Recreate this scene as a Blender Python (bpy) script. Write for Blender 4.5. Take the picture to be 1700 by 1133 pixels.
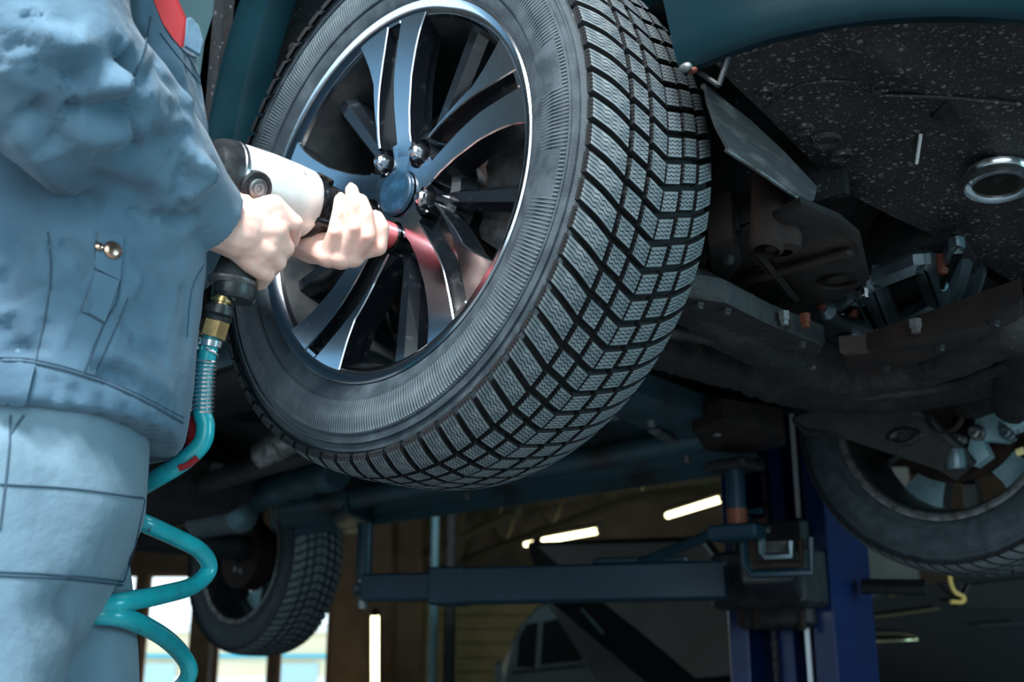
import bpy, bmesh, math, random
import numpy as np
from mathutils import Vector, Matrix, noise
from mathutils.bvhtree import BVHTree
random.seed(7)
PI = math.pi
for o in list(bpy.data.objects):
    bpy.data.objects.remove(o)
scene = bpy.context.scene
COL = scene.collection

# ------------------------------------------------------------------ camera
F = 1930.0; PITCH = 0.293
camd = bpy.data.cameras.new('camera'); cam = bpy.data.objects.new('camera', camd); COL.objects.link(cam)
cam.location = (0, 0, 0.70); cam.rotation_euler = (PI/2 + PITCH, 0, 0)
camd.sensor_fit = 'HORIZONTAL'; camd.sensor_width = 36; camd.lens = 36*F/1700
camd.clip_start = 0.05; camd.clip_end = 200
camd.dof.use_dof = True; camd.dof.focus_distance = 1.34; camd.dof.aperture_fstop = 6.3
scene.camera = cam
# ------------------------------------------------------------------ colour management
vs = scene.view_settings
vs.view_transform = 'Standard'; vs.look = 'None'; vs.gamma = 1.0; vs.use_curve_mapping = False
vs.exposure = 0.0
# ------------------------------------------------------------------ world: pale winter sky outside the hall
w = bpy.data.worlds.new('sky'); scene.world = w; w.use_nodes = True
bg = w.node_tree.nodes['Background']
bg.inputs[0].default_value = (0.80, 0.92, 1.0, 1); bg.inputs[1].default_value = 2.6
# ------------------------------------------------------------------ area lights added inside the hall: fill, key, reflections
def area(name, loc, target, sx, sy, power, col):
    l = bpy.data.lights.new(name, 'AREA'); l.shape = 'RECTANGLE'; l.size = sx; l.size_y = sy
    l.energy = power; l.color = col
    o = bpy.data.objects.new(name, l); COL.objects.link(o); o.location = loc
    o.rotation_euler = (Vector(target)-Vector(loc)).to_track_quat('-Z', 'Y').to_euler()
    return o
area('front_fill', (0.9, -3.6, 1.9), (0.2, 1.3, 1.2), 2.6, 2.8, 100, (0.74, 0.93, 1.0))  # added frontal fill that brightens the tread
area('overhead_key', (-0.55, -0.75, 3.15), (-0.30, 1.2, 1.15), 0.9, 0.5, 205, (0.95, 0.98, 1.0))  # added key light above the hands; no fixture is modelled
area('side_reflection_fill', (-5.0, 1.4, 2.35), (0, 1.4, 1.3), 3.5, 2.2, 16, (0.20, 0.58, 1.0))  # added blue light, mainly for reflections in the spokes
area('right_side_fill', (8.8, -1.0, 1.6), (1.0, 2.6, 1.2), 2.5, 2.4, 270, (0.45, 0.85, 1.0))  # added cyan light for the far hub; the wall here is closed

# ------------------------------------------------------------------ helpers
CAMP = Vector((0, 0, 0.70))
VF = Vector((0, math.cos(PITCH), math.sin(PITCH))); VU = Vector((0, -math.sin(PITCH), math.cos(PITCH))); VR = Vector((1, 0, 0))
def at(px, py, d):
    """world point seen at photo pixel (px,py) at depth d (metres) from the viewpoint"""
    return CAMP + VF*d + VR*((px-850)*d/F) - VU*((py-566.5)*d/F)
TH = -0.755                      # heading of the raised car
NX, NY, HUB = -0.157, 1.315, 1.294
CARM = Matrix.Translation((NX, NY, 0)) @ Matrix.Rotation(TH, 4, 'Z')
CARI = CARM.inverted()
def C(x, y, z): return CARM @ Vector((x, y, z))
def carpx(px, py, axis, val):
    """car-space point on a plane (axis 0/1/2 = val) under a photo pixel"""
    o = CARI @ CAMP; q = CARI @ at(px, py, 1.0); d = q-o
    return o + d*((val-o[axis])/d[axis])

class MB:
    def __init__(s): s.v = []; s.f = []; s.m = []
    def add(s, vs, fs, M=None, mi=0):
        b = len(s.v)
        for p in vs:
            p = Vector(p)
            s.v.append(tuple(M @ p) if M else tuple(p))
        for f in fs: s.f.append(tuple(i+b for i in f)); s.m.append(mi)
        return s
    def box(s, c, d, M=None, mi=0, bev=0.0):
        x, y, z = c; a, b, h = d[0]/2, d[1]/2, d[2]/2
        if bev <= 0:
            vs = [(x+i*a, y+j*b, z+k*h) for k in (-1, 1) for j in (-1, 1) for i in (-1, 1)]
            return s.add(vs, [(0,2,3,1),(4,5,7,6),(0,1,5,4),(2,6,7,3),(0,4,6,2),(1,3,7,5)], M, mi)
        e = min(bev, a*.9, b*.9, h*.9)
        def ring(ax, by): return [(-ax+e,-by),(ax-e,-by),(ax,-by+e),(ax,by-e),(ax-e,by),(-ax+e,by),(-ax,by-e),(-ax,-by+e)]
        vs = []; 
        for (zz, ins) in ((-h, e), (-h+e, 0), (h-e, 0), (h, e)):
            vs += [(x+p, y+q, z+zz) for p, q in ring(a-ins, b-ins)]
        fs = [tuple(range(7, -1, -1)), tuple(range(24, 32))]
        for k in range(3):
            for i in range(8): j = (i+1) % 8; fs.append((k*8+i, k*8+j, k*8+8+j, k*8+8+i))
        return s.add(vs, fs, M, mi)
    def lathe(s, prof, n=48, a0=0, a1=2*PI, M=None, mi=0, closed=False):
        """prof: (axial y, radius) about local Y"""
        full = abs(a1-a0-2*PI) < 1e-6; k = n if full else n+1
        vs = []
        for i in range(k):
            a = a0+(a1-a0)*i/n; c, sn = math.cos(a), math.sin(a)
            vs += [(r*c, y, r*sn) for y, r in prof]
        m = len(prof); fs = []
        for i in range(n):
            j = (i+1) % k
            for q in range(m-1+(1 if closed else 0)):
                q2 = (q+1) % m
                fs.append((i*m+q, i*m+q2, j*m+q2, j*m+q))
        return s.add(vs, fs, M, mi)
    def tube(s, pts, r, n=10, M=None, mi=0, cap=True):
        pts = [Vector(p) for p in pts]; rs = r if isinstance(r, (list, tuple)) else [r]*len(pts)
        t = (pts[1]-pts[0]).normalized(); up = Vector((0, 0, 1)) if abs(t.z) < .9 else Vector((1, 0, 0))
        a = t.cross(up).normalized(); vs = []
        for i, p in enumerate(pts):
            t = (pts[min(i+1, len(pts)-1)]-pts[max(i-1, 0)]).normalized()
            a = (a-t*a.dot(t)).normalized(); b = t.cross(a)
            vs += [p+(a*math.cos(2*PI*k/n)+b*math.sin(2*PI*k/n))*rs[i] for k in range(n)]
        fs = []
        for i in range(len(pts)-1):
            for k in range(n): j = (k+1) % n; fs.append((i*n+k, i*n+j, i*n+n+j, i*n+n+k))
        if cap: fs += [tuple(range(n-1, -1, -1)), tuple(range((len(pts)-1)*n, len(pts)*n))]
        return s.add(vs, fs, M, mi)
    def prism(s, poly, t, M=None, mi=0, mside=None):
        """poly in XY, extruded along Z by t"""
        n = len(poly); vs = [(p[0], p[1], 0) for p in poly]+[(p[0], p[1], t) for p in poly]
        s.add(vs, [tuple(range(n-1, -1, -1)), tuple(range(n, 2*n))], M, mi)
        b = len(s.v)-2*n
        for i in range(n):
            j = (i+1) % n; s.f.append((b+i, b+j, b+n+j, b+n+i)); s.m.append(mi if mside is None else mside)
        return s
    def slab(s, quad, t, mi=0):
        """thick polygon from world/local points, thickness along its normal"""
        q = [Vector(p) for p in quad]; nrm = (q[1]-q[0]).cross(q[2]-q[0]).normalized()*t; n = len(q)
        vs = q+[p+nrm for p in q]
        fs = [tuple(range(n-1, -1, -1)), tuple(range(n, 2*n))]+[(i, (i+1) % n, n+(i+1) % n, n+i) for i in range(n)]
        return s.add(vs, fs, None, mi)
    def capsule(s, p0, p1, r0, r1, n=14, m=5):
        p0, p1 = Vector(p0), Vector(p1); t = (p1-p0); L = t.length; t = t/L if L > 1e-6 else Vector((0, 0, 1))
        up = Vector((0, 0, 1)) if abs(t.z) < .9 else Vector((1, 0, 0)); a = t.cross(up).normalized(); b = t.cross(a)
        rings = []
        for i in range(1, m+1): q = -PI/2+PI/2*i/m; rings.append((p0+t*(r0*math.sin(q)), r0*math.cos(q)))
        for i in range(0, m): q = PI/2*i/m; rings.append((p1+t*(r1*math.sin(q)), r1*math.cos(q)))
        vs = [p0-t*r0]
        for c, r in rings: vs += [c+(a*math.cos(2*PI*k/n)+b*math.sin(2*PI*k/n))*r for k in range(n)]
        vs.append(p1+t*r1); fs = []
        for k in range(n): fs.append((0, 1+(k+1) % n, 1+k))
        R_ = len(rings)
        for i in range(R_-1):
            for k in range(n): j = (k+1) % n; fs.append((1+i*n+k, 1+i*n+j, 1+i*n+n+j, 1+i*n+n+k))
        e = len(vs)-1
        for k in range(n): fs.append((1+(R_-1)*n+k, 1+(R_-1)*n+(k+1) % n, e))
        return s.add(vs, fs)
    def sphere(s, c, rad, n=16, m=10, M=None, mi=0):
        rx, ry, rz = rad if isinstance(rad, (list, tuple)) else (rad,)*3
        c = Vector(c); vs = [c+Vector((0, 0, -rz))]
        for i in range(1, m):
            q = -PI/2+PI*i/m
            vs += [c+Vector((rx*math.cos(q)*math.cos(2*PI*k/n), ry*math.cos(q)*math.sin(2*PI*k/n), rz*math.sin(q))) for k in range(n)]
        vs.append(c+Vector((0, 0, rz))); fs = []; e = len(vs)-1
        for k in range(n): fs.append((0, 1+(k+1) % n, 1+k)); fs.append((1+(m-2)*n+k, 1+(m-2)*n+(k+1) % n, e))
        for i in range(m-2):
            for k in range(n): j = (k+1) % n; fs.append((1+i*n+k, 1+i*n+j, 1+i*n+n+j, 1+i*n+n+k))
        return s.add(vs, fs, M, mi)
    def loft(s, rings, cap=True, M=None, mi=0):
        n = len(rings[0]); vs = [p for r in rings for p in r]; fs = []
        for i in range(len(rings)-1):
            for k in range(n): j = (k+1) % n; fs.append((i*n+k, i*n+j, i*n+n+j, i*n+n+k))
        if cap: fs += [tuple(range(n-1, -1, -1)), tuple(range((len(rings)-1)*n, len(rings)*n))]
        return s.add(vs, fs, M, mi)
    def mesh(s, name, mats, smooth=35):
        me = bpy.data.meshes.new(name); me.from_pydata([tuple(p) for p in s.v], [], s.f)
        for m in (mats if isinstance(mats, (list, tuple)) else [mats]): me.materials.append(m)
        me.polygons.foreach_set('material_index', s.m)
        bm = bmesh.new(); bm.from_mesh(me); bmesh.ops.recalc_face_normals(bm, faces=bm.faces)
        if smooth:
            ang = math.radians(smooth)
            for f in bm.faces: f.smooth = True
            for e in bm.edges:
                if len(e.link_faces) == 2: e.smooth = e.calc_face_angle(0) < ang
        bm.to_mesh(me); bm.free(); me.update()
        return me
    def build(s, name, mats, parent=None, smooth=35, label=None):
        o = bpy.data.objects.new(name, s.mesh(name, mats, smooth)); COL.objects.link(o)
        if parent: o.parent = parent
        if label: o['label'] = label
        return o
def tag(o, label=None, cat=None, group=None, kind=None):
    if label: o['label'] = label
    if cat: o['category'] = cat
    if group: o['group'] = group
    if kind: o['kind'] = kind
    return o
def empty(name, loc=(0, 0, 0), rz=0.0, label=None, cat=None, group=None):
    o = bpy.data.objects.new(name, None); COL.objects.link(o); o.empty_display_size = .05
    o.location = loc; o.rotation_euler = (0, 0, rz)
    return tag(o, label, cat, group)
def remeshed(mb, voxel, smooth_it=6):
    me = mb.mesh('tmp', []) if False else bpy.data.meshes.new('tmp'); me.from_pydata([tuple(p) for p in mb.v], [], mb.f); me.update()
    o = bpy.data.objects.new('tmp', me); COL.objects.link(o)
    m = o.modifiers.new('r', 'REMESH'); m.mode = 'VOXEL'; m.voxel_size = voxel; m.use_smooth_shade = True
    if smooth_it:
        k = o.modifiers.new('s', 'SMOOTH'); k.iterations = smooth_it; k.factor = .5
    dg = bpy.context.evaluated_depsgraph_get(); dg.update()
    out = bpy.data.meshes.new_from_object(o.evaluated_get(dg))
    bpy.data.objects.remove(o)
    for p in out.polygons: p.use_smooth = True
    return out
def interp(tab, x):
    if x <= tab[0][0]: return tab[0][1]
    for (x0, y0), (x1, y1) in zip(tab, tab[1:]):
        if x <= x1: return y0+(y1-y0)*(x-x0)/(x1-x0)
    return tab[-1][1]
def smoothpath(pts, k=6):
    """Catmull-Rom through points"""
    P = [Vector(p) for p in pts]; P = [P[0]*2-P[1]]+P+[P[-1]*2-P[-2]]; out = []
    for i in range(1, len(P)-2):
        for q in range(k):
            t = q/k; a, b, c, d = P[i-1], P[i], P[i+1], P[i+2]
            out.append(.5*((2*b)+(c-a)*t+(2*a-5*b+4*c-d)*t*t+(3*b-a-3*c+d)*t**3))
    out.append(P[-2]); return out

def crumple(me, amp, sc, seed, st=(1, 1, .55)):
    n = len(me.vertices); co = np.empty(n*3); me.vertices.foreach_get('co', co); co = co.reshape(-1, 3); no = np.empty(n*3); me.vertices.foreach_get('normal', no); no = no.reshape(-1, 3)
    d = np.array([noise.fractal(Vector((c[0]*sc*st[0]+seed, c[1]*sc*st[1], c[2]*sc*st[2])), 1.0, 2.0, 3) for c in co])
    r_ = 1-np.abs(d)*2.2
    co += no*(amp*r_)[:, None]; me.vertices.foreach_set('co', co.ravel()); me.update()
def mudtube(pts, r, name, m, parent, amp=.006, sc=28., n=20, k=14):
    """mud-caked beam: tube with lumpy surface"""
    me = MB().tube(smoothpath(pts, k), r, n).mesh(name, M[m], 60); crumple(me, amp, sc, r*100, (1, 1, 1))
    o = bpy.data.objects.new(name, me); COL.objects.link(o); o.parent = parent; return o
# ------------------------------------------------------------------ materials
def mat(name, col, rough=.5, metal=0., spec=.5, col2=None, nscale=30., nlo=.4, nhi=.65, bump=0., bscale=200., coat=0., detail=4., stretch=None,
        col3=None, n3=6., n3lo=.5, n3hi=.7, rough2=None, sheen=0., sss=0., emit=None, estr=0., bdist=.002):
    m = bpy.data.materials.new(name); m.use_nodes = True; nt = m.node_tree; b = nt.nodes['Principled BSDF']
    b.inputs['Base Color'].default_value = (*col, 1); b.inputs['Roughness'].default_value = rough; b.inputs['Metallic'].default_value = metal
    b.inputs['Specular IOR Level'].default_value = spec; b.inputs['Coat Weight'].default_value = coat; b.inputs['Coat Roughness'].default_value = .06
    if sheen: b.inputs['Sheen Weight'].default_value = sheen
    if sss:
        b.inputs['Subsurface Weight'].default_value = sss; b.inputs['Subsurface Radius'].default_value = (.012, .004, .002); b.inputs['Subsurface Scale'].default_value = .6
    if emit: b.inputs['Emission Color'].default_value = (*emit, 1); b.inputs['Emission Strength'].default_value = estr
    tc = nt.nodes.new('ShaderNodeTexCoord'); src = tc.outputs['Object']
    if stretch:
        mp = nt.nodes.new('ShaderNodeMapping'); mp.inputs['Scale'].default_value = stretch; nt.links.new(src, mp.inputs[0]); src = mp.outputs[0]
    def nz(scale, det=detail):
        n = nt.nodes.new('ShaderNodeTexNoise'); n.inputs['Scale'].default_value = scale; n.inputs['Detail'].default_value = det; nt.links.new(src, n.inputs['Vector']); return n
    def ramp(fac, lo, hi):
        r = nt.nodes.new('ShaderNodeMapRange'); r.inputs[1].default_value = lo; r.inputs[2].default_value = hi; r.clamp = True; nt.links.new(fac, r.inputs[0]); return r.outputs[0]
    last = None
    def mixc(fac, a, bcol):
        x = nt.nodes.new('ShaderNodeMix'); x.data_type = 'RGBA'; nt.links.new(fac, x.inputs[0])
        if hasattr(a, 'is_output'): nt.links.new(a, x.inputs[6])
        else: x.inputs[6].default_value = (*a, 1)
        x.inputs[7].default_value = (*bcol, 1); return x.outputs[2]
    cur = col
    if col2:
        f = ramp(nz(nscale).outputs[0], nlo, nhi); cur = mixc(f, cur, col2)
        if rough2 is not None:
            r = nt.nodes.new('ShaderNodeMapRange'); r.inputs[3].default_value = rough; r.inputs[4].default_value = rough2; nt.links.new(f, r.inputs[0]); nt.links.new(r.outputs[0], b.inputs['Roughness'])
    if col3: cur = mixc(ramp(nz(n3).outputs[0], n3lo, n3hi), cur, col3)
    if cur is not col: nt.links.new(cur, b.inputs['Base Color'])
    if bump:
        bp = nt.nodes.new('ShaderNodeBump'); bp.inputs['Strength'].default_value = bump; bp.inputs['Distance'].default_value = bdist
        nt.links.new(nz(bscale).outputs[0], bp.inputs['Height']); nt.links.new(bp.outputs[0], b.inputs['Normal'])
    m['b'] = 1
    return m
def speckle(name, col, spot, scale=90., thr=.28, rough=.6, col2=None, bump=.4, n2=9.):
    """dark dirty plastic with dried pale splashes and grime patches"""
    m = mat(name, col, rough, col2=col2 or tuple(c*1.9 for c in col), nscale=n2, nlo=.45, nhi=.7, bump=bump, bscale=60., bdist=.004)
    nt = m.node_tree; b = nt.nodes['Principled BSDF']; src = b.inputs['Base Color'].links[0].from_socket
    tc = nt.nodes.new('ShaderNodeTexCoord')
    for sc, th in ((scale, thr), (scale*2.3, thr*.9)):
        ns = nt.nodes.new('ShaderNodeTexNoise'); ns.inputs['Scale'].default_value = sc*.8; nt.links.new(tc.outputs['Object'], ns.inputs['Vector'])
        mx = nt.nodes.new('ShaderNodeMix'); mx.data_type = 'VECTOR'; mx.inputs[0].default_value = .006
        nt.links.new(tc.outputs['Object'], mx.inputs[4]); nt.links.new(ns.outputs[1], mx.inputs[5])
        v = nt.nodes.new('ShaderNodeTexVoronoi'); v.inputs['Scale'].default_value = sc; nt.links.new(mx.outputs[1], v.inputs['Vector'])
        sep = nt.nodes.new('ShaderNodeSeparateColor'); nt.links.new(v.outputs['Color'], sep.inputs[0])
        r = nt.nodes.new('ShaderNodeMapRange'); r.inputs[1].default_value = .30; r.inputs[2].default_value = 1; r.inputs[3].default_value = 0; r.inputs[4].default_value = th; nt.links.new(sep.outputs[0], r.inputs[0])
        lt = nt.nodes.new('ShaderNodeMath'); lt.operation = 'LESS_THAN'; nt.links.new(v.outputs['Distance'], lt.inputs[0]); nt.links.new(r.outputs[0], lt.inputs[1])
        g = nt.nodes.new('ShaderNodeMath'); g.operation = 'MULTIPLY'; g.inputs[1].default_value = .75; nt.links.new(lt.outputs[0], g.inputs[0])
        x = nt.nodes.new('ShaderNodeMix'); x.data_type = 'RGBA'; nt.links.new(g.outputs[0], x.inputs[0]); nt.links.new(src, x.inputs[6]); x.inputs[7].default_value = (*spot, 1); src = x.outputs[2]
    nt.links.new(src, b.inputs['Base Color'])
    return m
M = {}
M['rubber'] = mat('tyre_rubber', (.026, .040, .050), .55, col2=(.05, .072, .086), nscale=40, bump=.25, bscale=300, rough2=.75)
M['tread'] = mat('tread_rubber', (.115, .15, .168), .6, col2=(.20, .235, .25), nscale=70, bump=.5, bscale=500, rough2=.8, bdist=.0008)
M['alu'] = mat('machined_aluminium', (.58, .64, .70), .16, 1., col2=(.40, .47, .55), nscale=420, nlo=.6, nhi=.75, bump=.03, bscale=900, rough2=.30, bdist=.0004)
M['gloss_black'] = mat('gloss_black_paint', (.006, .008, .011), .16, spec=.6, coat=.5, col2=(.03, .035, .04), nscale=60, nlo=.6, nhi=.8, rough2=.4)
M['barrel'] = mat('wheel_barrel', (.035, .042, .047), .42, .6, col2=(.075, .08, .082), nscale=25)
M['chrome'] = mat('chrome', (.82, .88, .92), .22, 1.)
M['cap'] = speckle('centre_cap_plastic', (.010, .036, .066), (.2, .35, .45), 500, .16, .35, bump=.1, n2=60)
M['paint'] = mat('dark_teal_paint', (.0022, .015, .022), .36, 0., spec=.14, coat=.04, col2=(.0035, .021, .03), nscale=8)
M['liner'] = speckle('arch_liner_plastic', (.006, .008, .010), (.10, .12, .13), 90, .26, .7)
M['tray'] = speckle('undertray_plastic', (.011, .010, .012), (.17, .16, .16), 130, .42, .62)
M['ribs'] = mat('lit_rib_rubber', (.085, .115, .130), .6, col2=(.12, .15, .165), nscale=60)  # lighter than the sidewall: light catching the ridges painted into the colour
M['groove_shade'] = mat('groove_shade_rubber', (.006, .008, .010), .8)  # unworn black rubber; shade between the tread blocks painted into the colour
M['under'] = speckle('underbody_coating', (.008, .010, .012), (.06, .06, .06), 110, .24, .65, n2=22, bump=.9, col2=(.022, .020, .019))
M['sillpaint'] = mat('underbody_paint', (.03, .085, .11), .42, .2, col2=(.03, .075, .095), nscale=18, col3=(.03, .03, .03), n3=7, bump=.15, bscale=50)
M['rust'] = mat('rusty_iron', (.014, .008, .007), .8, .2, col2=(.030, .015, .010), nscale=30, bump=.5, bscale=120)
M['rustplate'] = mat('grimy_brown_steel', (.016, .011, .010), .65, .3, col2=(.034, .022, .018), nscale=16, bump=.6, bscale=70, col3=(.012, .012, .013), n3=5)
M['castalu'] = mat('cast_aluminium', (.17, .24, .28), .42, .8, col2=(.10, .14, .16), nscale=14, bump=.3, bscale=110)
M['knuckle'] = mat('cyan_lit_aluminium', (.45, .72, .80), .42, .35, col2=(.28, .52, .60), nscale=16, bump=.3, bscale=110)  # cyan side light painted into the aluminium colour
M['steel'] = mat('worn_steel', (.33, .36, .38), .4, .9, col2=(.14, .13, .12), nscale=45, bump=.3, bscale=120, rough2=.6)
M['darksteel'] = mat('dark_steel', (.03, .036, .042), .5, .6, col2=(.06, .06, .06), nscale=25, bump=.3, bscale=90)
M['bolt'] = mat('orange_rust_bolt', (.11, .03, .016), .6, .3)
M['brass'] = mat('brass', (.75, .5, .22), .28, 1., col2=(.5, .32, .14), nscale=60)
M['blackplastic'] = mat('black_plastic', (.012, .015, .018), .38, col2=(.03, .033, .036), nscale=70, bump=.15, bscale=300)
M['grip'] = mat('grip_rubber', (.035, .045, .052), .6, bump=.4, bscale=700, col2=(.05, .06, .066), nscale=80)
M['gunmetal'] = mat('wrench_aluminium', (.80, .81, .78), .38, .25, col2=(.66, .68, .66), nscale=22, col3=(.30, .22, .15), n3=26, n3lo=.66, n3hi=.76, bump=.1, bscale=200)
M['hammer'] = mat('oily_black_steel', (.012, .016, .02), .22, .6, spec=.7, col2=(.10, .08, .06), nscale=55, nlo=.58, nhi=.7, bump=.25, bscale=150, rough2=.5)
M['red'] = mat('red_socket_sleeve', (.55, .06, .07), .35, col2=(.7, .16, .17), nscale=25)
M['hose'] = mat('teal_hose', (.012, .40, .46), .25, spec=.6, col2=(.02, .33, .38), nscale=30, col3=(.05, .07, .06), n3=45, n3lo=.66, n3hi=.72)
M['skin'] = mat('skin', (.92, .60, .50), .45, col2=(.88, .46, .38), nscale=38, nlo=.45, nhi=.75, sss=.25, bump=.2, bscale=380, bdist=.0007, detail=6)
M['nail'] = mat('finger_nail', (.92, .68, .62), .25)
M['cloth'] = mat('blue_grey_workwear', (.075, .158, .232), .85, sheen=.15, col2=(.10, .188, .262), nscale=9, col3=(.05, .105, .16), n3=5, n3lo=.55, n3hi=.78, bump=.35, bscale=900, bdist=.0006)
M['cloth2'] = mat('grey_workwear_trousers', (.125, .215, .285), .85, sheen=.15, col2=(.15, .245, .31), nscale=7, col3=(.095, .15, .20), n3=9, n3lo=.55, n3hi=.8, bump=.35, bscale=900, bdist=.0006)
for k_ in ('cloth', 'cloth2'):
    nt = M[k_].node_tree; b_ = nt.nodes['Principled BSDF']; n2 = nt.nodes.new('ShaderNodeTexNoise'); n2.inputs['Scale'].default_value = 55; n2.inputs['Detail'].default_value = 5
    tc = nt.nodes.new('ShaderNodeTexCoord'); nt.links.new(tc.outputs['Object'], n2.inputs['Vector']); b2 = nt.nodes.new('ShaderNodeBump'); b2.inputs['Strength'].default_value = .5; b2.inputs['Distance'].default_value = .004
    nt.links.new(n2.outputs[0], b2.inputs['Height']); old = b_.inputs['Normal'].links[0].from_node; nt.links.new(b2.outputs[0], old.inputs['Normal'])
M['thread'] = mat('dark_seam_thread', (.04, .08, .12), .9)
M['redcloth'] = mat('red_workwear_trim', (.26, .006, .012), .8, bump=.4, bscale=900, bdist=.0006)
M['copper'] = mat('copper_snap', (.62, .40, .30), .25, 1.)
M['liftblue'] = mat('blue_lift_paint', (.002, .016, .085), .35, .1, coat=.3, col2=(.003, .022, .11), nscale=6)
M['armblue'] = mat('teal_blue_arm_paint', (.002, .030, .054), .45, col2=(.004, .04, .066), nscale=9, bump=.1, bscale=60)
M['wallpanel'] = mat('ochre_wall_panel', (.22, .18, .075), .7, col2=(.26, .21, .10), nscale=3)
M['pillar'] = mat('brown_pillar_paint', (.13, .085, .05), .7, col2=(.17, .115, .07), nscale=3, bump=.2, bscale=30)
M['wall'] = mat('wall_paint', (.16, .16, .14), .85, col2=(.2, .2, .18), nscale=2)
M['floor'] = mat('concrete_floor', (.20, .22, .23), .6, col2=(.26, .27, .27), nscale=4, bump=.2, bscale=20)
M['ceil'] = mat('roof_sheet', (.035, .035, .035), .8, col2=(.05, .05, .045), nscale=3)
M['truss'] = mat('olive_truss_paint', (.10, .11, .05), .6)
M['frame'] = mat('window_frame_paint', (.30, .15, .06), .6)
M['tubelight'] = mat('lit_tube', (1, .95, .7), .5, emit=(1, .90, .52), estr=7.)
M['carblack'] = mat('black_car_paint', (.004, .004, .005), .15, coat=.6)
M['lining'] = mat('pale_bonnet_lining', (.15, .145, .125), .8, col2=(.175, .165, .145), nscale=5)
M['van'] = mat('silver_van_paint', (.26, .30, .30), .35, .3, coat=.4)
M['darkglass'] = mat('dark_car_glass', (.02, .022, .02), .06, spec=.6)
M['yardwall'] = mat('sunlit_render', (.95, .82, .58), .9, col2=(.88, .74, .5), nscale=1)
M['yardblue'] = mat('teal_band_paint', (.05, .45, .60), .6)
M['yardpane'] = mat('pale_window_pane', (.45, .66, .72), .3)
M['yardwhite'] = mat('white_render', (.9, .9, .86), .9)
M['snow'] = mat('yard_ground', (.75, .75, .75), .9)
M['hair'] = mat('brown_hair', (.03, .02, .014), .6, bump=.5, bscale=300)
M['boot'] = mat('black_boot_leather', (.015, .015, .016), .45, bump=.3, bscale=150)
def glassmat():
    m = bpy.data.materials.new('window_glass'); m.use_nodes = True; nt = m.node_tree; nt.nodes.remove(nt.nodes['Principled BSDF'])
    t = nt.nodes.new('ShaderNodeBsdfTransparent'); g = nt.nodes.new('ShaderNodeBsdfGlossy'); g.inputs['Roughness'].default_value = .03
    t.inputs[0].default_value = (.93, .96, .97, 1)
    x = nt.nodes.new('ShaderNodeMixShader'); x.inputs[0].default_value = .06
    nt.links.new(t.outputs[0], x.inputs[1]); nt.links.new(g.outputs[0], x.inputs[2]); nt.links.new(x.outputs[0], nt.nodes['Material Output'].inputs[0]); return m
M['glass'] = glassmat()
# ================================================================== THE HALL
X0, X1, Y0, Y1, ZC = -5.2, 9.5, -4.0, 20.5, 4.4
def struct(name, mb, m, label, smooth=0, parent=None):
    o = mb.build(name, m, parent, smooth); return tag(o, label, None, None, 'structure')
XF = -10.2                         # the hall widens to the left beyond Y = 8
struct('floor', MB().box(((XF+X1)/2, (Y0+Y1)/2, -.05), (X1-XF, Y1-Y0, .1)), M['floor'], 'grey concrete workshop floor under the raised car')
struct('ceiling', MB().box(((XF+X1)/2, (Y0+Y1)/2, ZC+.05), (X1-XF, Y1-Y0, .1)), M['ceil'], 'dark sheet roof above the workshop trusses')
def wall(name, axis, val, span, holes, label, m='wall', th=.2):
    """wall with rectangular holes: (u0,u1,z0,z1)"""
    mb = MB(); us = sorted({span[0], span[1], *[h[0] for h in holes], *[h[1] for h in holes]}); zs = sorted({0, ZC, *[h[2] for h in holes], *[h[3] for h in holes]})
    for a, b in zip(us, us[1:]):
        for c, d in zip(zs, zs[1:]):
            if any(h[0] <= a and b <= h[1] and h[2] <= c and d <= h[3] for h in holes): continue
            if axis == 'y': mb.box(((a+b)/2, val, (c+d)/2), (b-a, th, d-c))
            else: mb.box((val, (a+b)/2, (c+d)/2), (th, b-a, d-c))
    return struct(name, mb, M[m], label)
# windows at the far end (bottom left of the photo)
wx = [at(q, 1050, 20.0).x for q in (196, 224, 239, 323, 360, 452, 464, 549)]
zt = at(300, 950, 20).z
WIN = [(wx[0]-1.2, wx[1]), (wx[2], wx[3]), (wx[4], wx[5]), (wx[6], wx[7])]
wb = wall('wall_back', 'y', Y1+.1, (XF, X1), [(a, b, .45, zt) for a, b in WIN], 'brown far wall of the hall with bright windows', 'pillar')
wall('wall_left', 'x', X0-.1, (Y0, 8), [(-.4, 3.2, 1.2, 3.5)], 'plain painted wall beside the mechanic with a wide window')
wall('wall_annex', 'y', 8.1, (XF, X0-.2), [], 'plain painted return wall where the hall widens')
wall('wall_annex_left', 'x', XF-.1, (8, Y1), [], 'plain painted wall at the far left end of the hall')
wall('wall_right', 'x', X1+.1, (Y0, Y1), [], 'plain painted wall on the far side of the lifts')
wall('wall_front', 'y', Y0-.1, (X0, X1), [(-3.2, .8, 0, 3.8)], 'plain painted wall around the open drive-in door')
def window(name, axis, val, u0, u1, z0, z1, label, bars=1):
    o = empty(name); tag(o, label, kind='structure')
    def bx(a, b, c, d, t): return ((a+b)/2, val, (c+d)/2), (b-a, t, d-c)
    fw = .06; mb = MB()
    for a, b, c, d in ((u0, u1, z0, z0+fw), (u0, u1, z1-fw, z1), (u0, u0+fw, z0+fw, z1-fw), (u1-fw, u1, z0+fw, z1-fw)):
        p, q = bx(a, b, c, d, .08)
        if axis == 'x': p = (p[1], p[0], p[2]); q = (q[1], q[0], q[2])
        mb.box(p, q)
    mb.build('window_frame', M['frame'], o, 0)
    p, q = bx(u0+fw, u1-fw, z0+fw, z1-fw, .01)
    if axis == 'x': p = (p[1], p[0], p[2]); q = (q[1], q[0], q[2])
    MB().box(p, q).build('pane', M['glass'], o, 0)
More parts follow.
